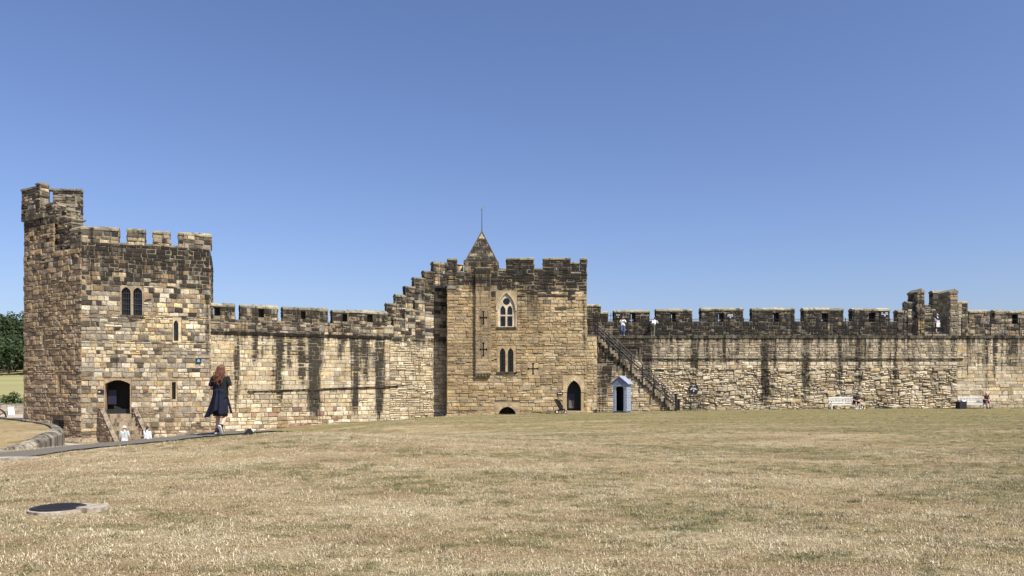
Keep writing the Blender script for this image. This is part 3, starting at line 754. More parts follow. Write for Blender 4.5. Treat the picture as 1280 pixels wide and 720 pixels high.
def recess_merlon(pl, u0, u1, z0, z1, depth, rec, slit, cfx, stx, cop=(.33, .30, .21), crossv=True, st=SQUARED):
    """merlon with a loop: a rectangular recess on the inside, a cross-shaped slit through the outer skin"""
    r = rec
    M.block(pl, u0, u1, z0, z1, depth, st, cfx, stx, "FLRB", [r] if r else ())
    if r:
        fn = lambda u, v, w: M.L(pl(u, v, w))
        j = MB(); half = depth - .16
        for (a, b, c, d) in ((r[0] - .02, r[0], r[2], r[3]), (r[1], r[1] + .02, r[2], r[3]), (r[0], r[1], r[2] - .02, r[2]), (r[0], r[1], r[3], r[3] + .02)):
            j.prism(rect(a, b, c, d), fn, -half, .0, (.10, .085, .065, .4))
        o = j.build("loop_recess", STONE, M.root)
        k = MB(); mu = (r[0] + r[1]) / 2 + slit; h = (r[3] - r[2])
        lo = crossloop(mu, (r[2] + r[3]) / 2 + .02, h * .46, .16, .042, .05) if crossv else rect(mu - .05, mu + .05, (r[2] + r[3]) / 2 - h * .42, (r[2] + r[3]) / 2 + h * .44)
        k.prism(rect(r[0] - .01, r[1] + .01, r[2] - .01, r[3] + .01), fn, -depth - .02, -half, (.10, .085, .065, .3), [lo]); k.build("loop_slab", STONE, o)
    M.coping(pl, u0, u1, z1, depth, cop, stain=.3, rise=.14)
for (x0, x1, y, rx) in ((263.5, 293.6, 379, (267, 275)), (301, 347, 381, (323, 330)), (354, 399, 383.5, (376, 382)), (399.3, 409.5, 385, None), (416, 436, 387, (428, 434)), (436.3, 484, 388, (459, 466))):
    u0, u1 = PC_.u(x0), PC_.u(x1); zt = PC_.uv((x0 + x1) / 2, y)[1] - .24
    r = (PC_.u(rx[0]), PC_.u(rx[1]), zt - .62, zt - .07) if rx else None
    recess_merlon(PC_, u0, u1, zsill, zt, .6, r, -.12, cf_c, stf_c, crossv=False)
# wall walk behind the parapet
wk = MB(); fnw = lambda u, v, w: M.L(PC_(u, v, w))
wk.prism(rect(-.4, uE, 4.2, 4.9), fnw, -2.1, -.6, (.3, .26, .2, .2)); wk.prism(rect(-.4, uE, -1.9, 4.9), fnw, -2.2, -2.1, (.3, .26, .2, .2)); wk.build("wall_walk", STONE, cwl)
# the stepped stretch: inner parapet (front) and outer battlements (rear)
cfs = lambda u, v: p_par() if rng.random() < .84 else p_curt()
stst = lambda u, v: .40 + .12 * sstep(6, 9, v)
fr = [(479, 492, 407), (492, 506, 397), (506, 519, 386), (519, 531, 376), (531, 543, 367), (543, 558, 357)]
for i, (x0, x1, y) in enumerate(fr):
    u0, u1 = PC_.u(x0 + .2), PC_.u(x1); zt = PC_.uv((x0 + x1) / 2, y)[1] - .2
    M.block(PC_, u0, u1, zst + (.04 if i == 0 else 0), zt, .5, SQUARED, cfs, lambda u, v: .14 + .25 * sstep(1.0, 0, zt - v), "FL" + ("B" if i > 0 else ""))
    M.coping(PC_, u0, u1 + .06, zt, .5, (.30, .27, .19), rise=.12, stain=.35, piece=1.3)
PRr = Plane(PC_(0, 0, -1.75), PC_.U)
rr = [(470, 484, 389), (484, 495, 379), (495, 507, 368), (507, 518, 357), (518, 530.5, 346), (530.5, 542, 338), (542, 562, 328)]
for i, (x0, x1, y) in enumerate(rr):
    u0, u1 = PRr.u(x0), PRr.u(x1); zt = PRr.uv((x0 + x1) / 2, y)[1] - .2
    M.block(PRr, u0, u1, 4.6, zt, .55, SQUARED, cfs, stst, "FLB")
    M.coping(PRr, u0, u1 + .05, zt, .55, (.32, .29, .20), rise=.12, stain=.35, piece=1.3)
# steps between the two parapets
for i in range(22):
    m = MB(); ua = lerp(PC_.u(482), PC_.u(558), i / 22); ub_ = lerp(PC_.u(482), PC_.u(558), (i + 1) / 22); zt = lerp(5.1, 9.2, (i + 1) / 22)
    m.prism(rect(ua, ub_ - .004, 4.9, zt), fnw, -1.72, -.52, (.3, .26, .2, .25)); m.build("step", STONE, cwl)
M.finish()

# ================================================================== central tower
YT = 59.3
kt = tag(empty("square_tower", (0.4, YT, -1.0)), "square battlemented stone tower with small pyramid spire in the middle of the wall", "tower")
M = Masonry(kt)
xl, xr = X(559, YT), X(733.3, YT)
PK = Plane((xl, YT, 0), (1, 0, 0)); WK = xr - xl
ku = lambda p: PK.u(p); kz = lambda y: Zp(y, YT)
zb = kz(345)
def cf_k(u, v):
    px_ = 640 + (u + xl) * F / YT; t = sstep(kz(385), kz(352), v + rng.uniform(-.8, .8))
    if px_ > 613 and rng.random() < t * .95: return SOOT if rng.random() < .6 else p_dark()
    if px_ < 613 and rng.random() < sstep(kz(375), kz(340), v) * .7: return p_dark() if rng.random() < .7 else p_gold()
    if px_ > 680 and v > kz(470) and rng.random() < .8: return p_goldp()
    if v < kz(470) and rng.random() < .4: return p_goldp()
    return p_gold()
def stf_k(u, v):
    px_ = 640 + (u + xl) * F / YT
    s_ = .10 + .62 * sstep(kz(378), kz(344), v)
    if 615 < px_ < 682: s_ = max(s_, .42 * sstep(kz(440), kz(372), v))
    if 613 < px_ < 733: s_ = max(s_, .24 * sstep(kz(460), kz(380), v))
    if px_ > 727: s_ = max(s_, .40 * sstep(kz(520), kz(430), v))
    return s_
hT = H(PK, 619.5, 646.5, 363, 411, 0); hB = H(PK, 621.5, 645, 432, 467.5, 0); hC = H(PK, 659, 673.5, 452.5, 469.5, 0)
hDr = H(PK, 703.5, 730, 469, 514.5, 0); hV = H(PK, 618, 650, 503, 522, 0)
x595, x613 = ku(594.5), ku(613.5)
hP = (x595 + .01, x613 - .01, kz(469), kz(334))
M.wall(PK, -.02, WK + .02, -1.6, zb, dict(SQUARED, l=(.3, .95)), cf_k, stf_k, [hT, hB, hC, hDr, hV, hP])
M.wall(Plane((xr, YT, 0), (0, 1, 0), (1, 0, 0)), 0, 9, -1.4, zb, SQUARED, cf_k, lambda u, v: .3)
M.wall(Plane((xl, YT + 9, 0), (0, -1, 0), (-1, 0, 0)), 0, 9, -1.4, zb, SQUARED, cf_k, lambda u, v: .3)
M.wall(Plane((xr, YT + 9, 0), (-1, 0, 0)), 0, WK, -1.4, zb, ASHLAR, cf_k, None)
M.core.add([M.L(Vector(p)) for p in ((xl, YT, zb - .5), (xr, YT, zb - .5), (xr, YT + 9, zb - .5), (xl, YT + 9, zb - .5))], [(0, 1, 2, 3)], (.25, .22, .17))
# shallow turret (pilaster) carrying the loops, corbelled at the bottom
PP = Plane((xl, YT - .24, 0), (1, 0, 0))
c1 = (x595 + .26, x613 - .22, kz(409), kz(386)); c2 = (x595 + .26, x613 - .22, kz(449), kz(425)); c0 = (x595 + .26, x613 - .22, kz(357), kz(342))
stp = lambda u, v: .16 + .45 * sstep(kz(372), kz(340), v)
cfp = lambda u, v: p_dark() if rng.random() < sstep(kz(380), kz(345), v) * .8 else mixc(p_gold(), (.30, .225, .135), .55)
M.block(PP, x595, x613, kz(467), kz(336), .30, dict(ASHLAR, l=(.5, 1.2)), cfp, stp, "FLR", [c1, c2])
for cc_ in (c1, c2):
    mu, mv = (cc_[0] + cc_[1]) / 2, (cc_[2] + cc_[3]) / 2
    opening(M, PP, cc_, [crossloop(mu, mv, (cc_[3] - cc_[2]) * .36, (cc_[1] - cc_[0]) * .42, .045, .10)], "arrow_loop", (.31, .235, .14), .28, .012, DARK, .22)
for i in range(5):
    m = MB(); a = lerp(x595, x613, i / 5); b = lerp(x595, x613, (i + 1) / 5) - .05
    m.prism([(a, kz(470.5)), (b, kz(470.5)), (b, kz(467)), (a, kz(467))], lambda u, v, w: M.L(PP(u, v, w)), -.24, -.02, (.14, .11, .08, .4)); m.build("corbel_stone", STONE, kt)
strip(M, PP, x595 - .02, x613 + .05, kz(336), kz(334.5), -.3, .06, (.33, .29, .2), "coping_stone", .2, 2)
# turret drum under the spire and the spire itself
s0, s1 = ku(580.5), ku(622.5); zs0 = kz(327)
M.block(PK, s0, s1, zb, zs0, s1 - s0, SQUARED, lambda u, v: p_dark() if rng.random() < .6 else p_gold(), lambda u, v: .42, "FLR")
strip(M, PK, s0 - .06, s0 + .2, zs0 - .1, zs0 + .12, -.3, .05, (.25, .22, .15), "kneeler_stone", .4); strip(M, PK, s1 - .2, s1 + .06, zs0 - .3, zs0 + .0, -.3, .05, (.2, .17, .12), "kneeler_stone", .4)
sw = s1 - s0; cx_ = xl + (s0 + s1) / 2; cy_ = YT + sw / 2; zap = Zp(289.5, cy_)
spire = empty("spire", (cx_ - kt.location.x, cy_ - kt.location.y, zs0 - kt.location.z)); spire.parent = kt
MS = Masonry(kt)
for k in range(4):
    a = k * math.pi / 2; rot = Matrix.Rotation(a, 3, 'Z'); c = Vector((cx_, cy_, zs0))
    p0 = c + rot @ Vector((-sw / 2 + .06, -sw / 2 + .06, 0)); p1 = c + rot @ Vector((sw / 2 - .06, -sw / 2 + .06, 0)); ap = Vector((cx_, cy_, zap))
    V = ((ap - (p0 + p1) / 2)); Hs = V.length; U = (p1 - p0); Wd = U.length
    pl = Plane(p0, U, None, V)
    MS.wall(pl, 0, Wd, 0, Hs - .05, dict(ASHLAR, h=(.2, .28), l=(.25, .6), gap=.012), lambda u, v: p_dark() if v < Hs * .78 and rng.random() < .75 else (.42, .36, .22), lambda u, v: .5 if v < Hs * .78 else .05,
            urange=lambda v, v2: (Wd / 2 * min(1, v2 / Hs) * .98, Wd - Wd / 2 * min(1, v2 / Hs) * .98))
    h = MB(); h.bar(p0 - Vector(kt.location), ap - Vector(kt.location), .05, 6, (.10, .085, .06, .4)); h.build("hip_roll", STONE, kt)
for st_ in MS.st: M.st.append(st_)
M.core.v_off = len(M.core.v); n0 = len(M.core.v); M.core.v += MS.core.v; M.core.f += [tuple(i + n0 for i in f) for f in MS.core.f]; M.core.c += MS.core.c
bpy.data.objects.remove(spire)
fin = MB(); fl = lambda x, y, z: (x - kt.location.x, y - kt.location.y, z - kt.location.z)
fin.bar(fl(cx_, cy_, zap - .1), fl(cx_, cy_, Zp(259, cy_)), .035, 6, None, .02); fo = fin.build("finial_rod", IRON, kt)
fin = MB(); fin.sphere(fl(cx_, cy_, Zp(261, cy_)), (.06, .06, .12)); fin.box(cx_ - kt.location.x + .03, cx_ - kt.location.x + .16, cy_ - kt.location.y - .01, cy_ - kt.location.y + .01, Zp(260.5, cy_) - kt.location.z, Zp(257, cy_) - kt.location.z); fin.build("finial_tip", GREENF, fo)
# battlements
cfk2 = lambda u, v: SOOT if rng.random() < .35 else p_dark()
for (x0, x1, yt, y0, sl) in ((559, 570.5, 325, 345, 0), (633, 667, 324.5, 345, 1), (679, 713, 324.5, 345, 1), (726, 733.3, 325, 345, 0)):
    u0, u1 = ku(x0), ku(x1); zt = kz(yt)
    mu = (u0 + u1) / 2
    hole = [(mu - .22, mu + .22, kz(343), kz(329))] if sl else []
    M.block(PK, u0, u1, zb, zt, .55, SQUARED, cfk2, lambda u, v: .68, "FLRB", hole)
    if sl:
        k = MB(); k.prism(rect(mu - .215, mu + .215, kz(343) + .005, kz(329) - .005), lambda u, v, w: M.L(PK(u, v, w)), -.55, .02, (.07, .06, .045, .4), [crossloop(mu, kz(336), .38, .14, .03, .045) if x0 < 650 else rect(mu - .05, mu + .05, kz(337), kz(333))])
        k.build("arrow_loop", STONE, kt)
    M.coping(PK, u0, u1, zt, .55, (.36, .33, .23), rise=.1, stain=.22)
for (x0, x1, yt) in ((570.5, 580.5, 339), (622.5, 633, 337), (667, 679, 335.5), (713, 726, 340)):
    u0, u1 = ku(x0), ku(x1); M.block(PK, u0, u1, zb, kz(yt) - .1, .55, SQUARED, cfk2, lambda u, v: .45, "FB")
    strip(M, PK, u0 + .02, u1 - .02, kz(yt) - .1, kz(yt), -.6, .05, (.36, .33, .23), "sill_stone", .15)
PKb = Plane((xl, YT + 5, 0), (1, 0, 0))
for (x0, x1, yt) in ((541, 566, 328), (711, 727, 330), (650, 668, 331), (596, 640, 337)):
    u0, u1 = PKb.u(x0), min(PKb.u(x1), WK - .1)
    u0 = max(u0, .1)
    if u1 - u0 > .3:
        M.block(PKb, u0, u1, zb - .5, PKb.uv(640, yt)[1], .5, SQUARED, cfk2, lambda u, v: .4, "FLB"); M.coping(PKb, u0, u1, PKb.uv(640, yt)[1], .5, (.33, .30, .21), rise=.06)
cp = MB(); cxp = X(575.5, YT + 1.2)
cp.bar(fl(cxp, YT + 1.2, zb - .5), fl(cxp, YT + 1.2, Zp(332, YT + 1.2)), .24, 12, None, .21); cp.bar(fl(cxp, YT + 1.2, Zp(332, YT + 1.2)), fl(cxp, YT + 1.2, Zp(330.5, YT + 1.2)), .25, 12); cp.build("chimney_pot", POT, kt, True)
# traceried window
cu = (hT[0] + hT[1]) / 2; ww = hT[1] - hT[0]; hh = hT[3] - hT[2]
hb = hT[2] + .14; lw = .40
frm = opening(M, PK, hT, [arch_pts(cu, hb, ww - .30, hh * .42, hh * .46)], "window", (.44, .34, .20), .30, .02, None, .1)
tr = MB(); fnk = lambda u, v, w: M.L(PK(u, v, w))
outer = arch_pts(cu, hb + .004, ww - .31, hh * .42, hh * .455)
tv = hb + hh * .30
loops = [rect(cu - .07 - lw, cu - .07, hb + .05, tv - .05), rect(cu + .07, cu + .07 + lw, hb + .05, tv - .05)]
loops += [arch_pts(cu - .07 - lw / 2, tv + .06, lw, .34, .36), arch_pts(cu + .07 + lw / 2, tv + .06, lw, .34, .36), circle(cu, hb + hh * .665, .27)]
tr.prism(outer, fnk, -.24, -.05, (.66, .56, .40, 0), loops); tro = tr.build("tracery", STONE, frm)
hood = arch_pts(cu, hb + hh * .42, ww - .30, .02, hh * .46); ho = arch_pts(cu, hb + hh * .42, ww - .02, .02, hh * .46 + .14)
band = MB(); k = len(hood)
for i in range(2, k - 1):
    a0, a1 = hood[i], hood[i + 1] if i + 1 < k else hood[0]; b0_, b1_ = ho[i], ho[i + 1] if i + 1 < k else ho[0]
    band.prism([a0, b0_, b1_, a1], fnk, -.02, .075, (.58, .48, .33, .02))
band.build("hood_mould", STONE, frm)
gl = MB(); gl.prism(arch_pts(cu, hb, ww - .32, hh * .42, hh * .45), fnk, -.32, -.27); gl.build("pane", GLASS, frm)
for uc in (cu - .07 - lw / 2, cu + .07 + lw / 2):
    bars(M, PK, frm, uc - lw / 2, uc + lw / 2, hb + .05, tv - .05, 1, 2, -.25, .014, "glazing_bar")
strip(M, PK, cu - .78, cu + .78, hT[2] - .0, hT[2] + .14, -.1, .14, (.16, .135, .10), "window_sill", .4, .8)
# lower pair of lancets
cu = (hB[0] + hB[1]) / 2; lw = .44; hh = hB[3] - hB[2]
lp = [arch_pts(cu - .09 - lw / 2, hB[2] + .16, lw, hh * .66, .40), arch_pts(cu + .09 + lw / 2, hB[2] + .16, lw, hh * .66, .40)]
w = opening(M, PK, hB, lp, "window", (.46, .345, .19), .34, .025, GLASS, .05)
for uc in (cu - .09 - lw / 2, cu + .09 + lw / 2): bars(M, PK, w, uc - lw / 2, uc + lw / 2, hB[2] + .16, hB[2] + .16 + hh * .8, 1, 5, -.28, .013, "glazing_bar")
strip(M, PK, hB[0] - .05, hB[1] + .05, hB[2], hB[2] + .15, -.1, .13, (.14, .12, .09), "window_sill", .4, .8)
opening(M, PK, hC, [crossloop((hC[0] + hC[1]) / 2, (hC[2] + hC[3]) / 2, .45, .42, .048, .11)], "arrow_loop", (.49, .375, .215), .35, .02, DARK)
# pointed doorway with voussoirs
cu = (hDr[0] + hDr[1]) / 2 + .05; dw = 1.10; v0 = hDr[2] + .05; hsp = 1.45; rise = .92
dp = arch_pts(cu, v0, dw, hsp, rise)
do = opening(M, PK, hDr, [dp], "doorway", (.47, .355, .20), .7, .015, NAVYIN, .03)
def voussoirs(M, pl, cu, v0, w, hs, rise, t, c, parent, n=9):
    a = arch_pts(cu, v0, w, hs, rise, n=n); b = arch_pts(cu, v0, w + 2 * t, hs, rise + t * 1.25, n=n)
    for i in range(2, len(a) - 1):
        m = MB(); g = .03
        q = [(lerp(a[i][j], a[i + 1][j], g) for j in (0, 1)), (lerp(b[i][j], b[i + 1][j], g) for j in (0, 1)), (lerp(b[i][j], b[i + 1][j], 1 - g) for j in (0, 1)), (lerp(a[i][j], a[i + 1][j], 1 - g) for j in (0, 1))]
        k = rng.uniform(.85, 1.15)
        m.prism([tuple(x) for x in q], lambda u, v, w_: M.L(pl(u, v, w_)), -.05, .05 + rng.uniform(0, .015), tuple(x * k for x in c) + (.02,)); m.build("voussoir", STONE, parent)
voussoirs(M, PK, cu, v0, dw, hsp, rise, .34, (.56, .44, .26), do)
bd = MB(); bd.prism(rect(cu - .42, cu + .10, v0 + .15, v0 + 1.35), fnk, -.6, -.55); nb = bd.build("notice_board", DOORB, do)
bd = MB(); bd.prism(rect(cu - .36, cu + .04, v0 + .22, v0 + .80), fnk, -.549, -.545); bd.build("poster", simple("faded_poster", (.12, .11, .09), .6, 0, .6, 9), nb)
m = MB(); m.prism(rect(hDr[0] - .1, hDr[1] + .25, hDr[2] - .18, hDr[2] + .0), fnk, -.6, .45, (.40, .31, .19, .05)); m.build("door_step", STONE, kt)
# cellar arch
cu = (hV[0] + hV[1]) / 2; v0 = hV[2] + .0
vo = opening(M, PK, hV, [arch_pts(cu, v0 + .02, 1.36, .10, .74)], "cellar_opening", (.45, .34, .20), .6, .012, DARK)
voussoirs(M, PK, cu, v0, 1.38, .10, .74, .26, (.46, .35, .21), vo, 7)
bars(M, PK, vo, cu - .6, cu + .6, v0, v0 + .8, 1, 0, -.3, .03, "cellar_bar")
# lower projection at the right foot of the tower
PX = Plane((xr + .02, YT + .12, 0), (1, 0, 0))
M.block(PX, 0, .78, -1.4, Zp(421, YT), 2.2, dict(SQUARED, l=(.3, .7)), lambda u, v: p_goldp(), lambda u, v: .08 + .45 * sstep(.5, 0, u) * sstep(0, 2, v), "FR")
strip(M, PX, -.0, .82, Zp(421, YT), Zp(419.6, YT), -2.2, .05, (.40, .35, .25), "coping_stone", .2)
M.finish()

# ================================================================== right curtain wall
YR = 62.0
rw = tag(empty("rampart_wall", (X(745, YR), YR, -.8)), "long stone wall of rough rubble carrying a walkway and battlements on the right", "wall")
M = Masonry(rw)
x0w = xr - .1; PW = Plane((x0w, YR, 0), (1, 0, 0)); LW = X(1345, YR) - x0w
ru = lambda p: PW.u(p); rz = lambda y: Zp(y, YR)
zw = rz(419.5); zstr = rz(448.5)
rs = [(810, 5, 1, .5), (840, 3, .6, .55), (868, 5, .55, .7), (885, 4, .5, .6), (955, 6, 1., .95), (967, 3, .45, .6), (1006, 6, .9, .7), (1022, 3, .5, .6), (1048, 5, .85, .75), (1073, 5, .8, .8), (1082, 5, .5, .6), (1100, 3, .5, .6), (1120, 4, .9, .6), (1145, 6, .6, .6), (1160, 3, .4, .5), (1178, 4, .4, .6), (1200, 4, .6, .7), (1216, 5, .5, .6), (1232, 4, .45, .6), (1245, 4, .6, .7), (1262, 4, .5, .6), (1274, 5, .5, .6), (930, 4, .4, .5), (905, 5, .4, .5), (985, 4, .4, .5), (1036, 3, .35, .5)]
RS = [(ru(p), w_ / F * YR, ln * 6.2, a) for p, w_, ln, a in rs]
def stf_r(u, v):
    s_ = .15 + .17 * sstep(zstr - .1, zstr + .3, v) + .35 * sstep(4.8, 5.4, v)
    dep = zw - v
    for uc, hw_, ln, a in RS:
        x = abs(u - uc) / max(.30, hw_ * 1.45)
        if x < 1: s_ = max(s_, a * (1 - x * x) * (1 - sstep(ln * .7, ln * 1.1, dep)))
    if u < ru(830): s_ = max(s_, .80 * sstep(rz(470), rz(436), v) * (1 - .6 * sstep(ru(803), ru(835), u)))
    return max(s_, .34 * sstep(.5, 0, abs(v - zstr + .15)) * (1 if v < zstr else 0))
cf_r = lambda u, v: p_right() if v > zstr else p_rub()
u12 = ru(1196)
M.wall(PW, 0, u12, zstr, zw - .2, dict(SQUARED, proud=(.0, .05)), cf_r, stf_r)
M.wall(PW, 0, u12, zstr - .75, zstr - .1, SQUARED, cf_r, stf_r)
M.panel(PW, 0, u12, zstr - .1, zstr, (), (.2, .17, .12))
M.wall(PW, 0, u12, -1.2, zstr - .75, RUBBLE, cf_r, stf_r, cc=(.19, .155, .105), warp=lambda u, v: .07 * math.sin(u * .9 + v * 1.1) + .04 * math.sin(u * 2.7 - v) if -1 < v < zstr - .9 else 0)
M.wall(PW, u12, LW, -1.2, zw - .2, dict(ASHLAR, l=(.4, 1.1)), lambda u, v: p_curt() if rng.random() < .8 else p_right(), stf_r)
strip(M, PW, ru(803), ru(1203), zstr - .13, zstr + .03, -.05, .13, (.26, .215, .15), "string_course", .5)
strip(M, PW, ru(758), ru(801), rz(433) - .12, rz(433) + .03, -.05, .13, (.14, .12, .09), "string_course", .5); strip(M, PW, ru(799), ru(801.2), zstr - .1, rz(433) - .12, -.05, .12, (.2, .17, .12), "string_return", .4)
strip(M, PW, 0, LW, zw - .22, zw, -1.62, .16, (.24, .21, .155), "walkway_slab", .45, 1.25)
bk = MB(); bk.prism(rect(0, LW, -1.2, zw - .25), lambda u, v, w: M.L(PW(u, v, w)), -2.6, -2.5, (.3, .26, .2, .2)); bk.build("outer_face", STONE, rw)
YP = YR + 1.6; PQ = Plane((x0w, YP, 0), (1, 0, 0)); qu = lambda p: PQ.u(p); qz = lambda y: Zp(y, YP)
zsl = qz(402.5); cfq = lambda u, v: p_dark() if rng.random() < .85 else p_par()
stq = lambda u, v: .60
M.block(PQ, 0, qu(1128), zw - .1, zsl, .7, SQUARED, cfq, stq, "FB")
M.block(PQ, qu(1203), LW, zw - .1, qz(405), .7, SQUARED, lambda u, v: p_mer() if rng.random() < .5 else p_par(), lambda u, v: .22, "FB")
mer = [(734, 750.5, 380, None, 0), (751, 760, 389, None, 0), (767.5, 812, 387.5, (787, 794), 1), (820.5, 865, 386, (838, 844.5), 0), (876.5, 929, 385, (897, 904.5), 1), (940.5, 993, 385, (966, 973.5), 0), (1004.5, 1054, 385, (1026.5, 1034.5), 1), (1065.5, 1112, 385.5, (1086, 1094), 0)]
for (a, b, yt, rx, cr) in mer:
    zt = qz(yt) - .2; u0, u1 = qu(a), qu(b)
    r = (qu(rx[0]), qu(rx[1]), qz(408), qz(391.5)) if rx else None
    recess_merlon(PQ, u0, u1, zsl, zt, .7, r, 0.0, cfq, stq, (.40, .37, .26), bool(cr))
for (a, b, yt, rx) in ((1211, 1236, 388, None), (1243.5, 1300, 388, (1265, 1272)), (1306, 1345, 388, None)):
    zt = qz(yt) - .2; u0, u1 = qu(a), qu(b)
    r = (qu(rx[0]), qu(rx[1]), qz(408), qz(393)) if rx else None
    recess_merlon(PQ, u0, u1, qz(405), zt, .7, r, 0.0, lambda u, v: p_mer() if rng.random() < .5 else p_par(), lambda u, v: .22, (.40, .36, .25), False)
for (a, b) in ((760, 767.5), (812, 820.5), (865, 876.5), (929, 940.5), (993, 1004.5), (1054, 1065.5), (1112, 1121)):
    strip(M, PQ, qu(a) + .02, qu(b) - .02, zsl, zsl + .07, -.72, .04, (.34, .31, .22), "sill_stone", .25, 2)
M.finish()

# lookout turret on the wall ---------------------------------------------
lt = tag(empty("lookout_turret", (X(1165, 63.6), 63.6, zw)), "ruined stone lookout with tall pillars rising above the right hand battlements", "turret")
M = Masonry(lt)
cfl = lambda u, v: p_mer() if rng.random() < .45 else p_dark()  # sooty mix, darkened to imitate shade; the tan pillars imitate sunlit fronts
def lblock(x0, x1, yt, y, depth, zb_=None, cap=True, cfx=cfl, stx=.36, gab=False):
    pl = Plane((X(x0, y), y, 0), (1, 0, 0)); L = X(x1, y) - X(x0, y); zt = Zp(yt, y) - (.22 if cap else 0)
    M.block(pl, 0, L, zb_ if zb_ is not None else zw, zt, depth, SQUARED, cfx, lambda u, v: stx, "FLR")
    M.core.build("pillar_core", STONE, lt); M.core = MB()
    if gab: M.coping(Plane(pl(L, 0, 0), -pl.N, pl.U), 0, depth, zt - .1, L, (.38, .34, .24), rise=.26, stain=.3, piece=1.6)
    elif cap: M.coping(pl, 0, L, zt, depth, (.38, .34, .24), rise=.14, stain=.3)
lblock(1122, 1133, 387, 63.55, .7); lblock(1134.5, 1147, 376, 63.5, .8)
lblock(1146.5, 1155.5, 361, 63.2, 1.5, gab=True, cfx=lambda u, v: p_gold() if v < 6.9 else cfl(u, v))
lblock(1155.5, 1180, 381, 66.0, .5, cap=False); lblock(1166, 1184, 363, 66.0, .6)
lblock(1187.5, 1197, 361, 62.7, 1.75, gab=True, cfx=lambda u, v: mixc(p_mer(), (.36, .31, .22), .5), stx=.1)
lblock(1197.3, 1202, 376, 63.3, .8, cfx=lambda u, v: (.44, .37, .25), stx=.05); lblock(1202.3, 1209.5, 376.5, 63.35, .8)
for i in range(4):
    m = MB(); y0 = 62.75 + i * .5
    m.box(X(1156, y0) - lt.location.x, X(1187, y0) - lt.location.x - .1 - .02 * i, y0 - lt.location.y + (.004 * i), 66.0 - lt.location.y, -.1, .2 * (i + 1), (.40, .34, .24, .1)); m.build("step", STONE, lt)
M.finish(150)

# ================================================================== stair up to the walkway
YS = 60.55; xs0 = X(746, YS); xs1 = X(846, YS); zg = gz(12, 60.5) - .05; NS = 27
wst = tag(empty("wall_stair", (xs0, YS, zg)), "steep straight stone stair descending to the right along the rampart wall", "stairs")
M = Masonry(wst)
PSr = Plane((xs0, YS, 0), (1, 0, 0)); LS = xs1 - xs0; zt0 = Zp(420.5, YS)
M.wall(PSr, 0, LS, zg - .6, zt0 - .25, dict(COARSE, proud=(.0, .05)), lambda u, v: (p_right() if rng.random() < .7 else p_gold()) if v < 3.0 else p_par(), lambda u, v: .14 + .42 * sstep(.2, 3.6, v) + .2 * sstep(2.2, .6, u),
       urange=lambda v, v2: (0, max(.05, LS * min(1, max(0, 1 - (v2 + .25 - zg) / (zt0 - zg))))))
M.core.add([M.L(Vector(p)) for p in ((xs0, YS, zg - .6), (xs0, YS + 1.4, zg - .6), (xs0, YS + 1.4, zt0 - .3), (xs0, YS, zt0 - .3))], [(0, 1, 2, 3)], (.3, .26, .2))
rise_ = (zt0 - zg) / NS; run_ = LS / NS
for i in range(NS):
    m = MB(); zt = zt0 - i * rise_; a = xs0 + i * run_; kk = rng.uniform(.75, 1.2)
    m.box(a - xs0 + .003 - (.9 if i == 0 else .12), a - xs0 + run_, -.20 + rng.uniform(-.02, .01), 1.38, zt - rise_ - .06 - zg, zt - zg - rng.uniform(0, .012), tuple(q * kk for q in (.34, .285, .20)) + (.36,)); m.build("step", STONE, wst)
m = MB(); m.box(xs0 - .82 - xs0, .02, .05, 1.5, zt0 - .3 - zg, zt0 - zg - .25, (.3, .26, .19, .3)); m.build("landing_slab", STONE, wst)
M.finish(200)
def stair_z(x): return zt0 - (x - xs0) / LS * (zt0 - zg)
def stair_rail(y, label, lo, x_end):
    t = tag(empty("stair_railing", (xs0, y, zt0)), label, "railing", "railings of the wall stair")
    L = lambda x, z: Vector((x - xs0, 0, z - zt0))
    for dz in (1.12, .62):
        m = MB(); m.bar(L(xs0 + .05, stair_z(xs0) + dz), L(x_end, stair_z(x_end) + dz), .035); m.build("rail", IRON, t)
    n = 8
    for i in range(n):
        x = lerp(xs0 + .05, x_end - .1, i / (n - 1)); m = MB(); big = i == n - 1
        m.bar(L(x, stair_z(x) - (lo if not big else -.0)), L(x, stair_z(x) + (1.15 if not big else 1.35)), .045 if not big else .09, 8); m.build("post", IRON, t)
stair_rail(YS - .24, "black iron handrail on the outer edge of the wall stair", .75, xs1)
stair_rail(YS + 1.32, "black iron handrail on the wall side of the wall stair", .05, xs1 + .55)

# walkway railing -----------------------------------------------------------
wr = tag(empty("walkway_railing", (x0w, YR - .08, zw)), "long black iron railing along the edge of the rampart walkway", "railing")
RH = 1.32; rx0 = X(803, YR) - x0w - 1.2; rx1 = LW
for h_ in (RH, .14):
    m = MB(); m.box(rx0, rx1, -.018, .018, h_ - .015, h_ + .015); m.build("rail", IRON, wr)
npst = int((rx1 - rx0) / 1.17); bal = MB()
for i in range(npst + 1):
    x = rx0 + i * 1.17; m = MB(); m.bar((x, 0, -.1), (x, 0, RH + .1), .035, 6); m.build("post", IRON, wr)
    for k in range(1, 9): bal.bar((x + k * .13, 0, .14), (x + k * .13, 0, RH), .009, 4)
bal.build("balusters", IRON, wr, kind="stuff")
# short guard rail seen in the first gap of the battlements
gr = tag(empty("guard_rail", (X(763.5, YP + .9), YP + .9, zsl)), "small black guard rail across the narrow gap beside the square tower", "railing")
for z in (.25, .62):
    m = MB(); m.bar((-.4, 0, z), (.4, 0, z), .02); m.build("rail", IRON, gr)
m = MB(); m.bar((0, 0, -.5), (0, 0, .85), .022); m.build("post", IRON, gr)

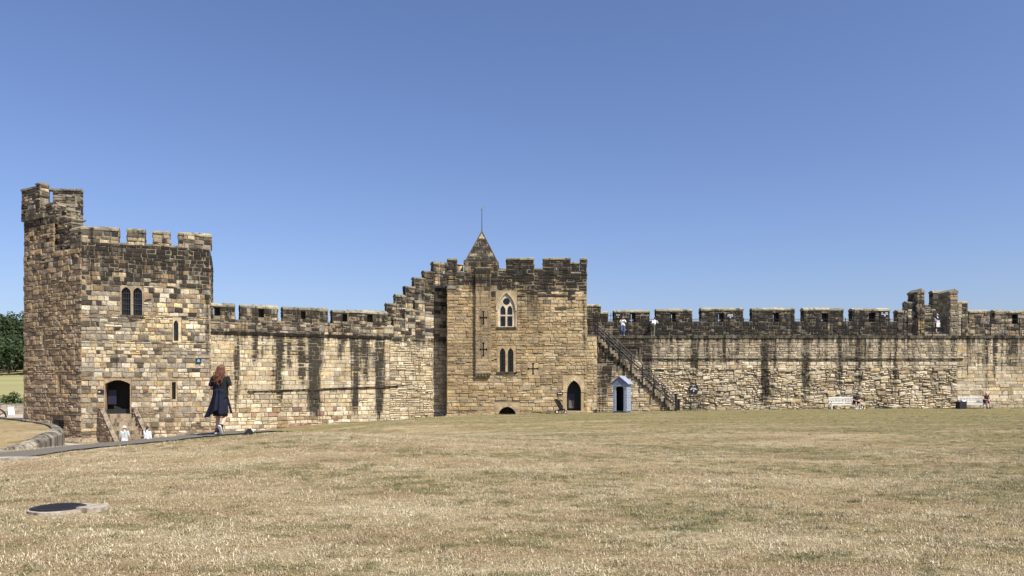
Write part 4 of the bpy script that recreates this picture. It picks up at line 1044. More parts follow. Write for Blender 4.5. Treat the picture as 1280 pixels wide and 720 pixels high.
# iron gate at the stair foot
yg = 61.6; gzg = gz(14.8, yg)
ig = tag(empty("iron_gate", (X(863, yg), yg, gzg)), "low black barred iron gate standing open against the wall by the stair foot", "gate")
gw = X(880, yg) - X(863, yg); ghh = 1.30
for nm, a, b in (("frame_stile", (0, 0, 0), (0, 0, ghh)), ("frame_stile", (gw, 0, 0), (gw, 0, ghh)), ("frame_rail", (0, 0, ghh), (gw, 0, ghh)), ("frame_rail", (0, 0, .12), (gw, 0, .12))):
    m = MB(); m.bar(a, b, .03); m.build(nm, IRON, ig)
for i in range(1, 9):
    m = MB(); m.bar((gw * i / 9, 0, .12), (gw * i / 9, 0, ghh), .014, 5); m.build("bar", IRON, ig)

# ================================================================== signs
def sign(name, pl, x0, x1, y0, y1, mat, label, lines, cat="sign", icon=None, w=.06):
    a, vb = pl.uv(x0, y1); b, vt = pl.uv(x1, y0); c = pl((a + b) / 2, (vb + vt) / 2, w)
    root = tag(empty(name, tuple(c)), label, cat); hw_, hh_ = (b - a) / 2, (vt - vb) / 2
    fn = lambda u, v, w_: pl.U * u + pl.V * v + pl.N * w_
    m = MB(); m.prism(rect(-hw_, hw_, -hh_, hh_), fn, -w, .02); pn = m.build("board", mat, root)
    for (u, v, lw_, lh) in lines:
        m = MB(); n = max(2, int(lw_ * hw_ * 2 / .09)); s0_ = (u - lw_ / 2) * 2 * hw_
        for i in range(n):
            if rng.random() < .82:
                aa = s0_ + lw_ * 2 * hw_ * i / n; bb = s0_ + lw_ * 2 * hw_ * (i + .72) / n
                m.prism(rect(aa, bb, (v - lh / 2) * 2 * hh_, (v + lh / 2) * 2 * hh_), fn, .0205, .024)
        if m.v: m.build("lettering", WHITE, pn)
    if icon:
        m = MB(); m.prism([(x * hw_ * 2, y * hh_ * 2) for x, y in icon[0]], fn, .0205, .026); m.build("symbol", icon[1], pn)
    return root
hexa = [(.07 * math.cos(t), -.27 + .12 * math.sin(t)) for t in [i * math.pi / 3 for i in range(6)]]
sign("wall_sign", PW, 861.2, 871.8, 482.3, 490.6, NAVYIN, "black notice with white lettering on the wall above the iron gate", [(0, .33, .2, .10), (0, .12, .62, .12), (0, -.04, .85, .09)], icon=(hexa, WHITE), w=.15)
sign("battlement_sign", PQ, 908, 917.5, 391.5, 398.5, NAVYIN, "dark notice on the third full battlement right of the square tower", [(0, .2, .7, .14), (0, -.02, .8, .12)], icon=(hexa, WHITE))
sign("battlement_sign", PQ, 769, 776, 391.5, 398, NAVYIN, "dark notice on the battlement behind the visitor in blue jeans", [(0, .15, .7, .12)], icon=(hexa, WHITE))
sign("battlement_sign", PQ, 1100, 1111, 389, 396.5, NAVYIN, "dark blue notice on the battlement next to the ruined lookout", [(0, .2, .7, .14), (0, -.02, .8, .12)], icon=(hexa, WHITE))
sign("door_sign", PK, 697, 703.3, 490, 493.6, IRON, "small black nameplate beside the pointed doorway of the square tower", [(0, 0, .8, .3)])
sign("door_sign", PF, 122.5, 130.2, 487.8, 491.8, IRON, "small black nameplate left of the corner tower doorway", [(0, 0, .75, .3)])
sign("alarm_box", PF, 245, 251.5, 447.8, 454, IRON, "black square alarm box with light blue triangle high on the corner tower", [], "alarm box", icon=([(-.34, -.25), (.34, -.25), (.12, .3), (-.12, .3)], BLUESIGN), w=.05)

# ================================================================== sentry box
sx, sy = X(777.5, 58.0), 58.0; sz = gz(sx, sy)
sb = tag(empty("sentry_box", (sx, sy, sz - .02), R(-27)), "pale blue grey wooden sentry box with pitched roof at the foot of the wall", "sentry box")
wd, dp_, eh = .53, .52, 2.18       # half width, half depth, eaves height; its front faces -y
def bx(name, mat, *a, parent=sb):
    m = MB(); m.box(*a); return m.build(name, mat, parent)
side = bx("side_wall", BLUEG, wd - .05, wd, -dp_, dp_, .12, eh)
for i in range(10): bx("board", BLUEG, wd, wd + .012, -dp_ + .04, dp_ - .02, .16 + i * .2, .345 + i * .2, parent=side)
side = bx("side_wall", BLUEG, -wd, -wd + .05, -dp_, dp_, .12, eh)
for i in range(10): bx("board", BLUEG, -wd - .012, -wd, -dp_ + .04, dp_ - .02, .16 + i * .2, .345 + i * .2, parent=side)
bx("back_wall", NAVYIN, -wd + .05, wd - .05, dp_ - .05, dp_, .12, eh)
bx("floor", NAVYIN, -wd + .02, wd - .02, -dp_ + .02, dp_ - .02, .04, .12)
bx("plinth", BLUEG, -wd - .03, wd + .03, -dp_ - .03, dp_ + .03, .0, .04)
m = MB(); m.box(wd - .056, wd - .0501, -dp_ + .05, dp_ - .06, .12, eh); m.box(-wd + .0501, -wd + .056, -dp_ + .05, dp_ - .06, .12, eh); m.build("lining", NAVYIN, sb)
fn = lambda u, v, w_: Vector((u, -dp_ - w_, v))
m = MB(); m.prism(rect(-wd, wd, .12, eh), fn, -.05, .0, None, [arch_pts(0, .14, .56, 1.72, .14, "round")]); m.build("front_panel", BLUEG, sb)
for s_ in (-1, 1):
    p_ = bx("pilaster", BLUEG, s_ * .42 - .085, s_ * .42 + .085, -dp_ - .05, -dp_ - .001, .12, 1.86); bx("pilaster_cap", BLUEG, s_ * .42 - .11, s_ * .42 + .11, -dp_ - .075, -dp_ - .001, 1.86, 1.95, parent=p_); bx("pilaster_base", BLUEG, s_ * .42 - .11, s_ * .42 + .11, -dp_ - .075, -dp_ - .051, .121, .30, parent=p_)
bx("frieze", BLUEG, -wd - .02, wd + .02, -dp_ - .06, -dp_ - .002, 2.0, eh)
m = MB(); m.prism([(-wd - .1, eh), (wd + .1, eh), (0, eh + .50)], fn, -.02, .07); m.build("gable", BLUEG_SHADE, sb)  # front gable's shade painted in with the darker tone
for s_ in (-1, 1):
    m = MB(); q = [(0, eh + .54), (s_ * (wd + .17), eh - .03), (s_ * (wd + .17), eh + .02), (0, eh + .60)]
    m.prism(q if s_ < 0 else list(reversed(q)), fn, -2 * dp_ - .12, .13); m.build("roof_slope", BLUEG if s_ > 0 else BLUEG_SHADE, sb)  # right slope in the lit tone, left slope painted as shaded
m = MB(); m.prism([(-wd, eh), (wd, eh), (0, eh + .50)], fn, -2 * dp_, -2 * dp_ + .05); m.build("gable", BLUEG_SHADE, sb)

# ================================================================== pushchair
px_, py_ = X(701, 58.5), 58.5; pz_ = gz(px_, py_)
pc = tag(empty("pushchair", (px_, py_, pz_), R(0)), "empty black pushchair with tall hood parked beside the pointed doorway", "pushchair")
def pt(name, mat, *bars_):
    m = MB()
    for a, b, r in bars_: m.bar(a, b, r, 7)
    return m.build(name, mat, pc)
for yy in (-.22, .22):
    pt("frame_tube", IRON, ((-.48, yy, 1.02), (.32, yy, .16), .018)); pt("frame_tube", IRON, ((-.3, yy, .16), (.05, yy, .48), .016))
for yy in (-.24, .24):
    for xx, rr_ in ((-.30, .14), (.34, .11)):
        m = MB(); m.bar((xx, yy - .025, rr_), (xx, yy + .025, rr_), rr_, 16); w_ = m.build("wheel", IRON, pc)
        m = MB(); m.bar((xx, yy - .03, rr_), (xx, yy + .03, rr_), rr_ * .55, 10); m.build("rim", LAMPG, w_)
m = MB(); fn = lambda u, v, w_: Vector((u, -w_, v))
m.prism([(-.50, 1.04), (-.34, 1.12), (-.10, 1.0), (.16, .52), (.10, .34), (-.12, .34), (-.36, .78)], fn, -.22, .22); m.build("seat_and_hood", BLACKC, pc)
m = MB(); m.prism([(.0, .42), (.30, .36), (.34, .22), (.28, .22), (.0, .34)], fn, -.19, .19); m.build("footrest", BLACKC, pc)
m = MB(); m.prism([(-.2, .20), (.18, .20), (.14, .34), (-.16, .34)], fn, -.18, .18); m.build("basket", CHARC, pc)
pt("handle", IRON, ((-.48, -.22, 1.02), (-.48, .22, 1.02), .022))

# ================================================================== benches
def bench(x, y, rz, label):
    z = gz(x, y); t = tag(empty("bench", (x, y, z), rz), label, "bench", "benches along the rampart wall")
    hw_ = 1.04
    def b_(name, *a, rot=None, parent=t):
        m = MB(); m.box(*a, rot=rot); return m.build(name, WHITEW, parent)
    for sx_ in (-1, 1):
        b_("leg", sx_ * hw_ - .04, sx_ * hw_ + .04, -.30, -.22, 0, .64); b_("leg", sx_ * hw_ - .04, sx_ * hw_ + .04, .22, .30, 0, .98)
        b_("armrest", sx_ * hw_ - .05, sx_ * hw_ + .05, -.34, .22, .641, .69); b_("stretcher", sx_ * hw_ - .025, sx_ * hw_ + .025, -.22, .22, .12, .18)
    for i in range(5): b_("seat_slat", -hw_ + .041, hw_ - .041, -.29 + i * .105, -.20 + i * .105, .42, .445)
    b_("apron", -hw_ + .041, hw_ - .041, -.285, -.255, .32, .418)
    br = b_("backrest_rail", -hw_ + .041, hw_ - .041, .23, .28, .86, .97); b_("backrest_rail", -hw_ + .041, hw_ - .041, .23, .28, .50, .57)
    for i in range(17):
        u = lerp(-hw_ + .1, hw_ - .1, i / 16); b_("back_slat", u - .03, u + .03, .24, .265, .571, .859)
    return t
YB = 60.9
b1x = X(1054, YB); b2x = X(1216.5, YB)
bench(b1x, YB, R(2), "pale wooden slatted bench with a charcoal clad man at its right end")
bench(b2x, YB, R(-1), "pale wooden slatted bench at far right beside the dark slatted bin")
# slatted bin beside the second bench
bnx = X(1201.5, YB - .1); bnz = gz(bnx, YB)
bn = tag(empty("litter_bin", (bnx, YB - .1, bnz)), "dark slatted wooden bin with white bag left of the far right bench", "bin")
for i, a in enumerate(range(6)):
    m = MB(); m.box(-.26 + i * .094, -.20 + i * .094, -.28, -.25, .03, .56); m.build("slat", CHARC, bn)
    m = MB(); m.box(-.26 + i * .094, -.20 + i * .094, .25, .28, .03, .56); m.build("slat", CHARC, bn)
    m = MB(); m.box(-.29, -.262, -.25 + i * .094, -.19 + i * .094, .03, .56); m.build("slat", CHARC, bn)
    m = MB(); m.box(.273, .30, -.25 + i * .094, -.19 + i * .094, .03, .56); m.build("slat", CHARC, bn)
m = MB(); m.box(-.3, .31, -.29, .29, .561, .60); m.build("rim", CHARC, bn)
m = MB(); m.sphere((.12, -.05, .56), (.2, .17, .14), 12, 8); m.build("bag", WHITEC, bn, True)
# bag beside the first bench
bgx = X(1077, YB - .1); bgz = gz(bgx, YB)
rb = tag(empty("rucksack", (bgx, YB - .1, bgz)), "black rucksack with pale panel on the grass right of the seated man", "bag")
m = MB(); m.sphere((0, 0, .19), (.18, .13, .2), 12, 8); m.build("bag_body", BLACKC, rb, True)
m = MB(); m.box(-.05, .03, -.14, -.115, .08, .28); m.build("panel", LAMPG, rb)
m = MB(); m.bar((-.06, .05, .34), (-.03, .02, .43), .015); m.bar((-.03, .02, .43), (.05, .03, .36), .015); m.build("strap", BLACKC, rb)

# ================================================================== people
def remesh(mb, name, mat, parent, vox, sm=4, label=None):
    me = bpy.data.meshes.new(name); me.from_pydata(mb.v, [], mb.f); me.update()
    tmp = bpy.data.objects.new(name, me); col.objects.link(tmp)
    r = tmp.modifiers.new("r", 'REMESH'); r.mode = 'VOXEL'; r.voxel_size = vox
    s_ = tmp.modifiers.new("s", 'SMOOTH'); s_.factor = .5; s_.iterations = sm
    dg = bpy.context.evaluated_depsgraph_get(); dg.update()
    nm = bpy.data.meshes.new_from_object(tmp.evaluated_get(dg)); bpy.data.objects.remove(tmp)
    nm.name = name; nm.materials.clear(); nm.materials.append(mat); nm.polygons.foreach_set("use_smooth", [True] * len(nm.polygons))
    o = bpy.data.objects.new(name, nm); col.objects.link(o); o.parent = parent
    if label: o["label"] = label
    return o
def hand(mb, wrist, d, up, s=1.0, side=1, curl=.5):
    """palm, four fingers of different lengths with two bends and a thumb; d = pointing direction, up = back of the hand"""
    d = Vector(d).normalized(); up = Vector(up); up = (up - d * up.dot(d)).normalized(); lat = d.cross(up) * side; w = Vector(wrist)
    for k in (-.026, -.009, .009, .026): mb.capsule(w + lat * k * .6 * s, w + d * .085 * s + lat * k * s, .015 * s, .012 * s, 7)
    for k, ln in ((-.030, .060), (-.010, .075), (.010, .080), (.030, .070)):
        a = w + d * .088 * s + lat * k * s; c1_ = (d * math.cos(curl * .6) - up * math.sin(curl * .6)); c2_ = (d * math.cos(curl * 1.5) - up * math.sin(curl * 1.5)); c3_ = (d * math.cos(curl * 2.2) - up * math.sin(curl * 2.2))
        b = a + c1_ * ln * .5 * s; c = b + c2_ * ln * .33 * s; e = c + c3_ * ln * .25 * s
        mb.capsule(a, b, .0095 * s, .009 * s, 6); mb.capsule(b, c, .009 * s, .0085 * s, 6); mb.capsule(c, e, .0085 * s, .0075 * s, 6)
    t0 = w + d * .03 * s + lat * .03 * s; t1 = t0 + (d * .6 + lat * .75 - up * .25) * .042 * s; t2 = t1 + (d * .9 + lat * .25 - up * .4) * .034 * s
    mb.capsule(t0, t1, .013 * s, .011 * s, 6); mb.capsule(t1, t2, .011 * s, .009 * s, 6)
STAND = dict(pel=(0, 0, .93), chest=(0, 0, 1.28), neck=(0, 0, 1.45), head=(0, .02, 1.60), look=(0, 1, 0),
             shL=(-.185, 0, 1.39), shR=(.185, 0, 1.39), elL=(-.235, -.02, 1.12), elR=(.235, -.02, 1.12), wrL=(-.24, .08, .88), wrR=(.24, .08, .88),
             hiL=(-.095, 0, .90), hiR=(.095, 0, .90), knL=(-.10, .03, .49), knR=(.10, .03, .49), anL=(-.10, -.02, .085), anR=(.10, -.02, .085),
             toL=(0, 1, 0), toR=(0, 1, 0), haL=(0, .2, -1), haR=(0, .2, -1))
def person(label, loc, rz, h, pose, top, bottom, sleeve=.6, legcov=1.0, hair=DARKH, hairstyle="short", shoe=BLACKC, vox=.013, topname="shirt", botname="trousers", extra=None, shoe_sole=None, hat=None, toplabel=None):
    P = {k: Vector(v) * (1 if k[:2] in ("to", "ha", "lo") else h / 1.72) for k, v in {**STAND, **pose}.items()}; s = h / 1.72
    t = tag(empty("person", loc, rz), label, "person", "visitors")
    lat = (P['shR'] - P['shL']).normalized(); look = P['look'].normalized()
    b = MB()
    def torso(mb, g):
        hl = (P['hiR'] - P['hiL']).normalized()
        for k in (-1, 0, 1):
            mb.capsule(P['pel'] + hl * .075 * k * s, P['chest'] + lat * .075 * k * s, (.105 + g) * s, (.102 + g) * s, 12)
        mb.capsule(P['chest'] - lat * .07 * s, P['shL'], (.10 + g) * s, (.055 + g) * s); mb.capsule(P['chest'] + lat * .07 * s, P['shR'], (.10 + g) * s, (.055 + g) * s)
        mb.capsule(P['chest'], P['neck'], (.10 + g) * s, (.052 + g * .6) * s)
    torso(b, 0); b.capsule(P['neck'], P['head'] - Vector((0, 0, .03)) * s, .052 * s, .05 * s)
    hc = P['head']; upv = Vector((0, 0, 1)); side = look.cross(upv).normalized()
    rot = Matrix((side, look, upv)).transposed()
    b.sphere(hc + upv * .02 * s, (.074 * s, .094 * s, .108 * s), 16, 12, rot=rot); b.sphere(hc + look * .022 * s - upv * .055 * s, (.054 * s, .066 * s, .062 * s), 12, 8, rot=rot)
    b.capsule(hc + look * .088 * s + upv * .015 * s, hc + look * .112 * s - upv * .022 * s, .011 * s, .015 * s, 8)
    for k in (-1, 1): b.sphere(hc + side * k * .076 * s - upv * .005 * s - look * .005 * s, (.014 * s, .024 * s, .032 * s), 8, 6, rot=rot)
    for q in "LR":
        b.capsule(P['sh' + q], P['el' + q], .05 * s, .038 * s); b.capsule(P['el' + q], P['wr' + q], .039 * s, .026 * s)
        sd = 1 if q == "L" else -1
        d_ = P['ha' + q]; hand(b, P['wr' + q], d_, lat * (-1 if q == "L" else 1) if abs(d_.z) > .7 else Vector((0, 0, 1)), s, sd)
        b.capsule(P['hi' + q], P['kn' + q], .085 * s, .055 * s); b.capsule(P['kn' + q], lerp(P['kn' + q], P['an' + q], .35), .055 * s, .056 * s); b.capsule(lerp(P['kn' + q], P['an' + q], .35), P['an' + q], .056 * s, .036 * s)
        to = P['to' + q].normalized(); b.capsule(P['an' + q] - Vector((0, 0, .045)) * s - to * .03 * s, P['an' + q] - Vector((0, 0, .055)) * s + to * .14 * s, .034 * s, .028 * s)
    remesh(b, "body", SKIN, t, vox * (.8 if vox > .01 else 1), 3)
    fm = MB()                                                        # eyes and mouth
    for k in (-1, 1): fm.sphere(hc + look * .088 * s + side * k * .031 * s + upv * .025 * s, .011 * s, 6, 5)
    fm.build("eyes", DARKH, t); fm = MB(); fm.capsule(hc + look * .087 * s - side * .02 * s - upv * .055 * s, hc + look * .087 * s + side * .02 * s - upv * .055 * s, .006 * s, .006 * s, 6); fm.build("mouth", MAROON, t)
    c = MB(); torso(c, .014)
    for q in "LR":
        e = lerp(P['sh' + q], P['el' + q], min(1, sleeve)); c.capsule(P['sh' + q], e, .066 * s, .060 * s)
        if sleeve > 1: c.capsule(P['el' + q], lerp(P['el' + q], P['wr' + q], min(.95, sleeve - 1)), .055 * s, .042 * s)
    remesh(c, topname, top, t, vox, 3, toplabel)
    if bottom:
        c = MB(); hl = (P['hiR'] - P['hiL']).normalized()
        c.capsule(P['pel'] - hl * .07 * s, P['pel'] + hl * .07 * s, .125 * s, .125 * s); c.capsule(P['pel'] - hl * .07 * s + Vector((0, 0, .07)) * s, P['pel'] + hl * .07 * s + Vector((0, 0, .07)) * s, .122 * s, .122 * s)
        for q in "LR":
            k = legcov; c.capsule(P['hi' + q], lerp(P['hi' + q], P['kn' + q], min(1, k * 2)), .102 * s, (.085 if k < .5 else .076) * s)
            if k > .5: c.capsule(P['kn' + q], lerp(P['kn' + q], P['an' + q], min(.96, (k - .5) * 2)), .074 * s, .060 * s)
        remesh(c, botname, bottom, t, vox, 3)
    for q in "LR":
        to = P['to' + q].normalized(); up2 = Vector((0, 0, 1)) - to * to.z; up2.normalize(); a = P['an' + q]
        c = MB(); c.capsule(a - up2 * .04 * s - to * .045 * s, a - up2 * .045 * s + to * .15 * s, .047 * s, .04 * s, 12); c.capsule(a - up2 * .03 * s, a + up2 * .02 * s, .05 * s, .048 * s)
        sh_ = remesh(c, "shoe", shoe, t, vox * .8, 2)
        if shoe_sole:
            c = MB(); c.capsule(a - up2 * .078 * s - to * .05 * s, a - up2 * .078 * s + to * .155 * s, .046 * s, .042 * s, 14)
            c.v = [tuple(Vector(v) + up2 * ((-.55) * ((Vector(v) - (a - up2 * .078 * s)).dot(up2)))) for v in c.v]
            c.build("sole", shoe_sole, sh_, True)
    if hair:
        c = MB(); c.sphere(hc + upv * .035 * s - look * .018 * s, (.085 * s, .095 * s, .102 * s), 14, 10, rot=rot)
        if hairstyle == "pony":
            c.capsule(hc - look * .1 * s + upv * .04 * s, hc - look * .14 * s - upv * .16 * s, .03 * s, .018 * s)
        remesh(c, "hair", hair, t, vox * .8, 2)
    if hat:
        c = MB(); c.sphere(hc + upv * .055 * s, (.095 * s, .108 * s, .085 * s), 14, 10, rot=rot); c.bar(hc + upv * .04 * s, hc + upv * .052 * s, .15 * s, 16)
        remesh(c, "hat", hat, t, vox * .8, 2)
    if extra: extra(t, P, s)
    return t

# the woman on the path ------------------------------------------------------
wx, wy = X(275.5, 18.85), 18.85; wz = gz(wx, wy) + .035
def woman_extra(t, P, s):
    hc = P['head']; hm = MB(); r = random.Random(3)
    hm.sphere(hc + Vector((0, -.015, .04)), (.086, .098, .098), 16, 12)
    for i in range(135):                                              # long loose curls over shoulders and back
        a = math.pi * (1.0 + r.random()) if r.random() < .82 else r.uniform(0, 2 * math.pi); rr_ = r.uniform(.05, .085)
        if math.sin(a) > .5: continue
        st_ = hc + Vector((rr_ * math.cos(a), rr_ * math.sin(a) * .95 - .01, r.uniform(-.02, .1))); L = r.uniform(.20, .40); ph = r.random() * 6; n = 9
        sp = Vector((math.cos(a) * r.uniform(-.02, .09) - .035, -.05 + math.sin(a) * r.uniform(0, .10), 0)); prev = st_; rad = r.uniform(.009, .016)
        for k in range(1, n + 1):
            f = k / n; p = st_ + sp * f + Vector((.018 * math.sin(ph + f * 13) * (.3 + f), .016 * math.cos(ph + f * 13) * (.3 + f), -L * f)); 
            hm.bar(prev, p, rad * (1 - .5 * (f - 1 / n)), 5, None, rad * (1 - .5 * f)); prev = p
    hm.build("hair", REDH, t, True)
    # jacket tied round the waist, hanging to the knee and swinging out to the left
    jm = MB(); nu_, nv_ = 72, 16; w0 = 1.10
    def jp(a, f):
        ca, sa = math.cos(a), math.sin(a)                              # a = 0 to the right, pi to the left, -pi/2 to the back
        left = max(0, -ca) ** 1.6; back = max(0, -sa)
        hem = .50 + .05 * math.sin(3 * a + .4) + .02 * math.sin(7 * a) - .06 * left * max(0, -math.sin(a + .2)) + (.12 if sa > .35 else 0)
        z = lerp(w0, hem, f)
        fold = (.024 * math.sin(6 * a + 1) + .016 * math.sin(11 * a + 2.2) + .009 * math.sin(17 * a)) * (.25 + f)
        rx_ = lerp(.138, .165, f ** .8) + .19 * left * f ** 1.5 + fold; ry_ = lerp(.122, .185, f ** .8) + .04 * back * f + fold
        bulge = .028 * math.exp(-((f - .07) / .06) ** 2)
        return Vector(((rx_ + bulge) * ca - .0, (ry_ + bulge) * sa - .01, z + .012 * math.sin(4 * a) * (1 - f)))
    vs = [jp(2 * math.pi * i / nu_, j / nv_) for j in range(nv_ + 1) for i in range(nu_)]
    fs = [(j * nu_ + i, (j + 1) * nu_ + i, (j + 1) * nu_ + (i + 1) % nu_, j * nu_ + (i + 1) % nu_) for j in range(nv_) for i in range(nu_)]
    jm.add(vs, fs); jo = jm.build("tied_jacket", NAVYC, t, True); sm = jo.modifiers.new("t", 'SOLIDIFY'); sm.thickness = .012
    jm = MB()
    for s_ in (-1, 1):
        prev = Vector((s_ * .05, .15, 1.06))
        for k in range(1, 7):
            p = Vector((s_ * (.05 + .02 * k), .17 + .01 * k, 1.06 - .09 * k)); jm.capsule(prev, p, .032, .03, 8); prev = p
    jm.build("jacket_sleeves", NAVYC, jo, True)
    km = MB(); n_ = 40                                                  # black skirt hem below the jacket
    for j in range(5):
        f = j / 4
        for i in range(n_):
            a = 2 * math.pi * i / n_; rr_ = .148 + .02 * f + .012 * math.sin(9 * a) * f; km.v.append((rr_ * math.cos(a), rr_ * .92 * math.sin(a), lerp(.85, .44, f))); km.c.append((1, 1, 1, 0))
    km.f = [(j * n_ + i, (j + 1) * n_ + i, (j + 1) * n_ + (i + 1) % n_, j * n_ + (i + 1) % n_) for j in range(4) for i in range(n_)]
    ko = km.build("skirt", BLACKC, t, True); sm = ko.modifiers.new("t", 'SOLIDIFY'); sm.thickness = .01
person("woman with long curly red hair and navy jacket tied round her waist walking away", (wx, wy, wz), R(-4), 1.68,
       dict(elL=(-.27, -.03, 1.13), elR=(.275, -.03, 1.13), wrL=(-.16, .2, 1.14), wrR=(.19, .2, 1.16), haL=(.5, .8, .1), haR=(-.5, .8, .1), head=(.015, .03, 1.595), look=(.15, 1, -.05),
            hiL=(-.09, 0, .90), hiR=(.09, 0, .90), knL=(-.095, .08, .50), anL=(-.10, .03, .09), knR=(.095, .10, .49), anR=(.115, -.20, .20), toR=(.02, .5, -.75), toL=(-.05, 1, 0)),
       BLACKC, None, .62, 0, None, "long", BLACKC, .010, "t_shirt", extra=woman_extra, shoe_sole=WHITE)

# visitors at the corner tower stair
def at_ground(px, d): x = X(px, d); return (x, d, gz(x, d))
def bag_extra(t, P, s):
    m = MB(); m.sphere((-.19, .10, .78), (.10, .16, .19), 10, 8); m.build("shoulder_bag", NAVYC, t, True)
    m = MB(); m.bar((-.2, .12, .9), (.08, .12, 1.44), .014); m.bar((-.2, .03, .9), (.08, -.135, 1.40), .014); m.build("bag_strap", NAVYC, t)
person("older visitor in pale hat, grey shirt and white trousers by the tower stair", at_ground(155.5, 44.6), R(10), 1.76, dict(elR=(.26, -.04, 1.12), wrR=(.25, .1, .9)), GREYC, WHITEC, .7, 1, GREYH, hat=WHITEC, extra=bag_extra)
person("visitor with dark ponytail, white top and black trousers at the foot of the tower stair", at_ground(184, 44.2), R(-14), 1.74, dict(elL=(-.24, .05, 1.15), wrL=(-.2, .2, 1.0)), WHITEC, BLACKC, 1.7, 1, DARKH, "pony")
# on the walkway
def phone(t, P, s):
    m = MB(); c_ = (P['wrL'] + P['wrR']) / 2 + Vector((0, .07, .05)); m.box(c_.x - .05, c_.x + .05, c_.y, c_.y + .02, c_.z - .07, c_.z + .07); m.build("camera", IRON, t)
person("visitor in white shirt and blue jeans taking a photograph on the walkway", (X(778.5, 62.6), 62.6, zw), R(176), 1.56, dict(wrL=(-.06, .2, 1.50), wrR=(.06, .2, 1.50), elL=(-.25, .12, 1.26), elR=(.25, .12, 1.26), haL=(.1, .5, .6), haR=(-.1, .5, .6), knR=(.13, .14, .5), anR=(.16, -.12, .085), anL=(-.1, .06, .085)), WHITEC, JEANS, 1.8, 1, DARKH, extra=phone, shoe=WHITEC)
person("visitor in white shirt leaning into a gap of the battlements", (X(816, 62.95), 62.95, zw), R(-30), 1.70, dict(chest=(.02, .28, 1.22), neck=(.02, .40, 1.35), head=(.02, .50, 1.47), shL=(-.17, .36, 1.30), shR=(.2, .36, 1.30), elL=(-.22, .52, 1.12), elR=(.25, .52, 1.12), wrL=(-.1, .72, 1.12), wrR=(.14, .72, 1.12), haL=(.1, 1, 0), haR=(-.1, 1, 0)), WHITEC, KHAKI, 1.5, 1, DARKH, shoe=GREYC)
def tote(t, P, s):
    m = MB(); m.box(-.34, .0, -.30, -.24, .56, .94); tb = m.build("tote_bag", WHITEC, t)
    m = MB(); m.bar((-.25, -.27, .98), (-.2, -.15, 1.2), .012); m.bar((-.05, -.27, .98), (-.2, -.15, 1.2), .012); m.build("bag_handle", WHITEC, tb)
    m = MB(); m.capsule((-.06, -.31, .80), (-.10, -.31, .68), .012, .012, 6); m.capsule((-.10, -.31, .68), (-.06, -.31, .62), .012, .012, 6); m.build("print", JEANS, tb)
    m = MB()
    for k in (-1, 1): m.capsule((k * .18, -.02, 1.41), (k * .08, -.09, 1.22), .085, .095)
    remesh(m, "dark_shoulder_wrap", NAVYC, t, .014, 3)
person("grey haired visitor in white shirt with a white tote bag climbing into the lookout", (X(1171.5, 63.2), 63.2, zw + .2), R(14), 1.66, dict(wrL=(-.18, -.12, 1.05), elL=(-.27, -.04, 1.16), anR=(.14, .1, .28), knR=(.12, .22, .62)), WHITEC, NAVYC, .7, .5, GREYH, botname="shorts", extra=tote)
# seated on the benches
SIT = dict(pel=(0, -.02, .53), chest=(0, .12, .86), neck=(0, .22, 1.02), head=(0, .32, 1.14), look=(0, 1, -.5), shL=(-.19, .18, .98), shR=(.19, .18, .98), elL=(-.27, .25, .74), elR=(.27, .25, .74), wrL=(-.08, .44, .68), wrR=(.06, .46, .66), haL=(.5, .7, -.1), haR=(-.5, .7, -.1), hiL=(-.10, .02, .52), hiR=(.10, .02, .52), knL=(-.17, .46, .53), knR=(.17, .46, .53), anL=(-.16, .44, .085), anR=(.18, .44, .085))
pz1 = gz(X(1068, YB), YB)
person("man in charcoal clothes and dark cap seated hunched at the end of the bench", (X(1068.5, YB), YB - .05, pz1), R(184), 1.78, SIT, CHARC, BLACKC, .7, .42, DARKH, shoe=WHITEC, botname="shorts", hat=CHARC)
person("person in sleeveless dark maroon top seated at the end of the far right bench", (X(1231.5, YB), YB - .05, gz(X(1231, YB), YB)), R(172), 1.74, dict(SIT, knL=(-.10, .46, .53), knR=(.10, .46, .53), anL=(-.08, .48, .085), anR=(.10, .48, .085), chest=(0, .04, .86), neck=(0, .10, 1.03), head=(0, .16, 1.17), shL=(-.19, .06, .99), shR=(.19, .06, .99)), MAROON, BLACKC, .12, .34, GREYH, botname="shorts", shoe=BLACKC)

# ================================================================== things on the lawn
mx, my = X(80, 9.75), 9.75; mz = gz(mx, my)
mh = tag(empty("manhole_cover", (mx, my, mz + .004)), "round dark iron manhole cover in a worn stone slab on the near lawn", "manhole")
sl = MB(); n = 40; ring = []
for i in range(n):
    a = 2 * math.pi * i / n; r0 = .42 + .03 * math.sin(3 * a + .5) + .015 * math.sin(7 * a); ring.append((r0 * math.cos(a) * 1.05 + .02, r0 * math.sin(a) * .95))
sl.prism(ring, lambda u, v, w_: Vector((u, v, w_)), -.08, .022); sl.build("slab", CONC, mh)
c_ = MB(); c_.prism(circle(-.06, -.02, .315, 40), lambda u, v, w_: Vector((u, v, w_)), .0, .032); c_.build("frame_ring", COVER, mh)
c_ = MB(); c_.prism(circle(-.06, -.02, .285, 40), lambda u, v, w_: Vector((u, v, w_)), .01, .042); cv = c_.build("cover", COVER, mh)
for i in range(-4, 5):
    for j in range(-4, 5):
        if i * i + j * j < 15:
            c_ = MB(); c_.box(-.06 + i * .06 - .02, -.06 + i * .06 + .02, -.02 + j * .06 - .02, -.02 + j * .06 + .02, .0425, .050); c_.build("tread_block", COVER, cv)
st_ = MB(); ring = [(.28, -.22), (.44, -.27), (.56, -.16), (.55, .05), (.46, .16), (.36, .08), (.31, -.06)]
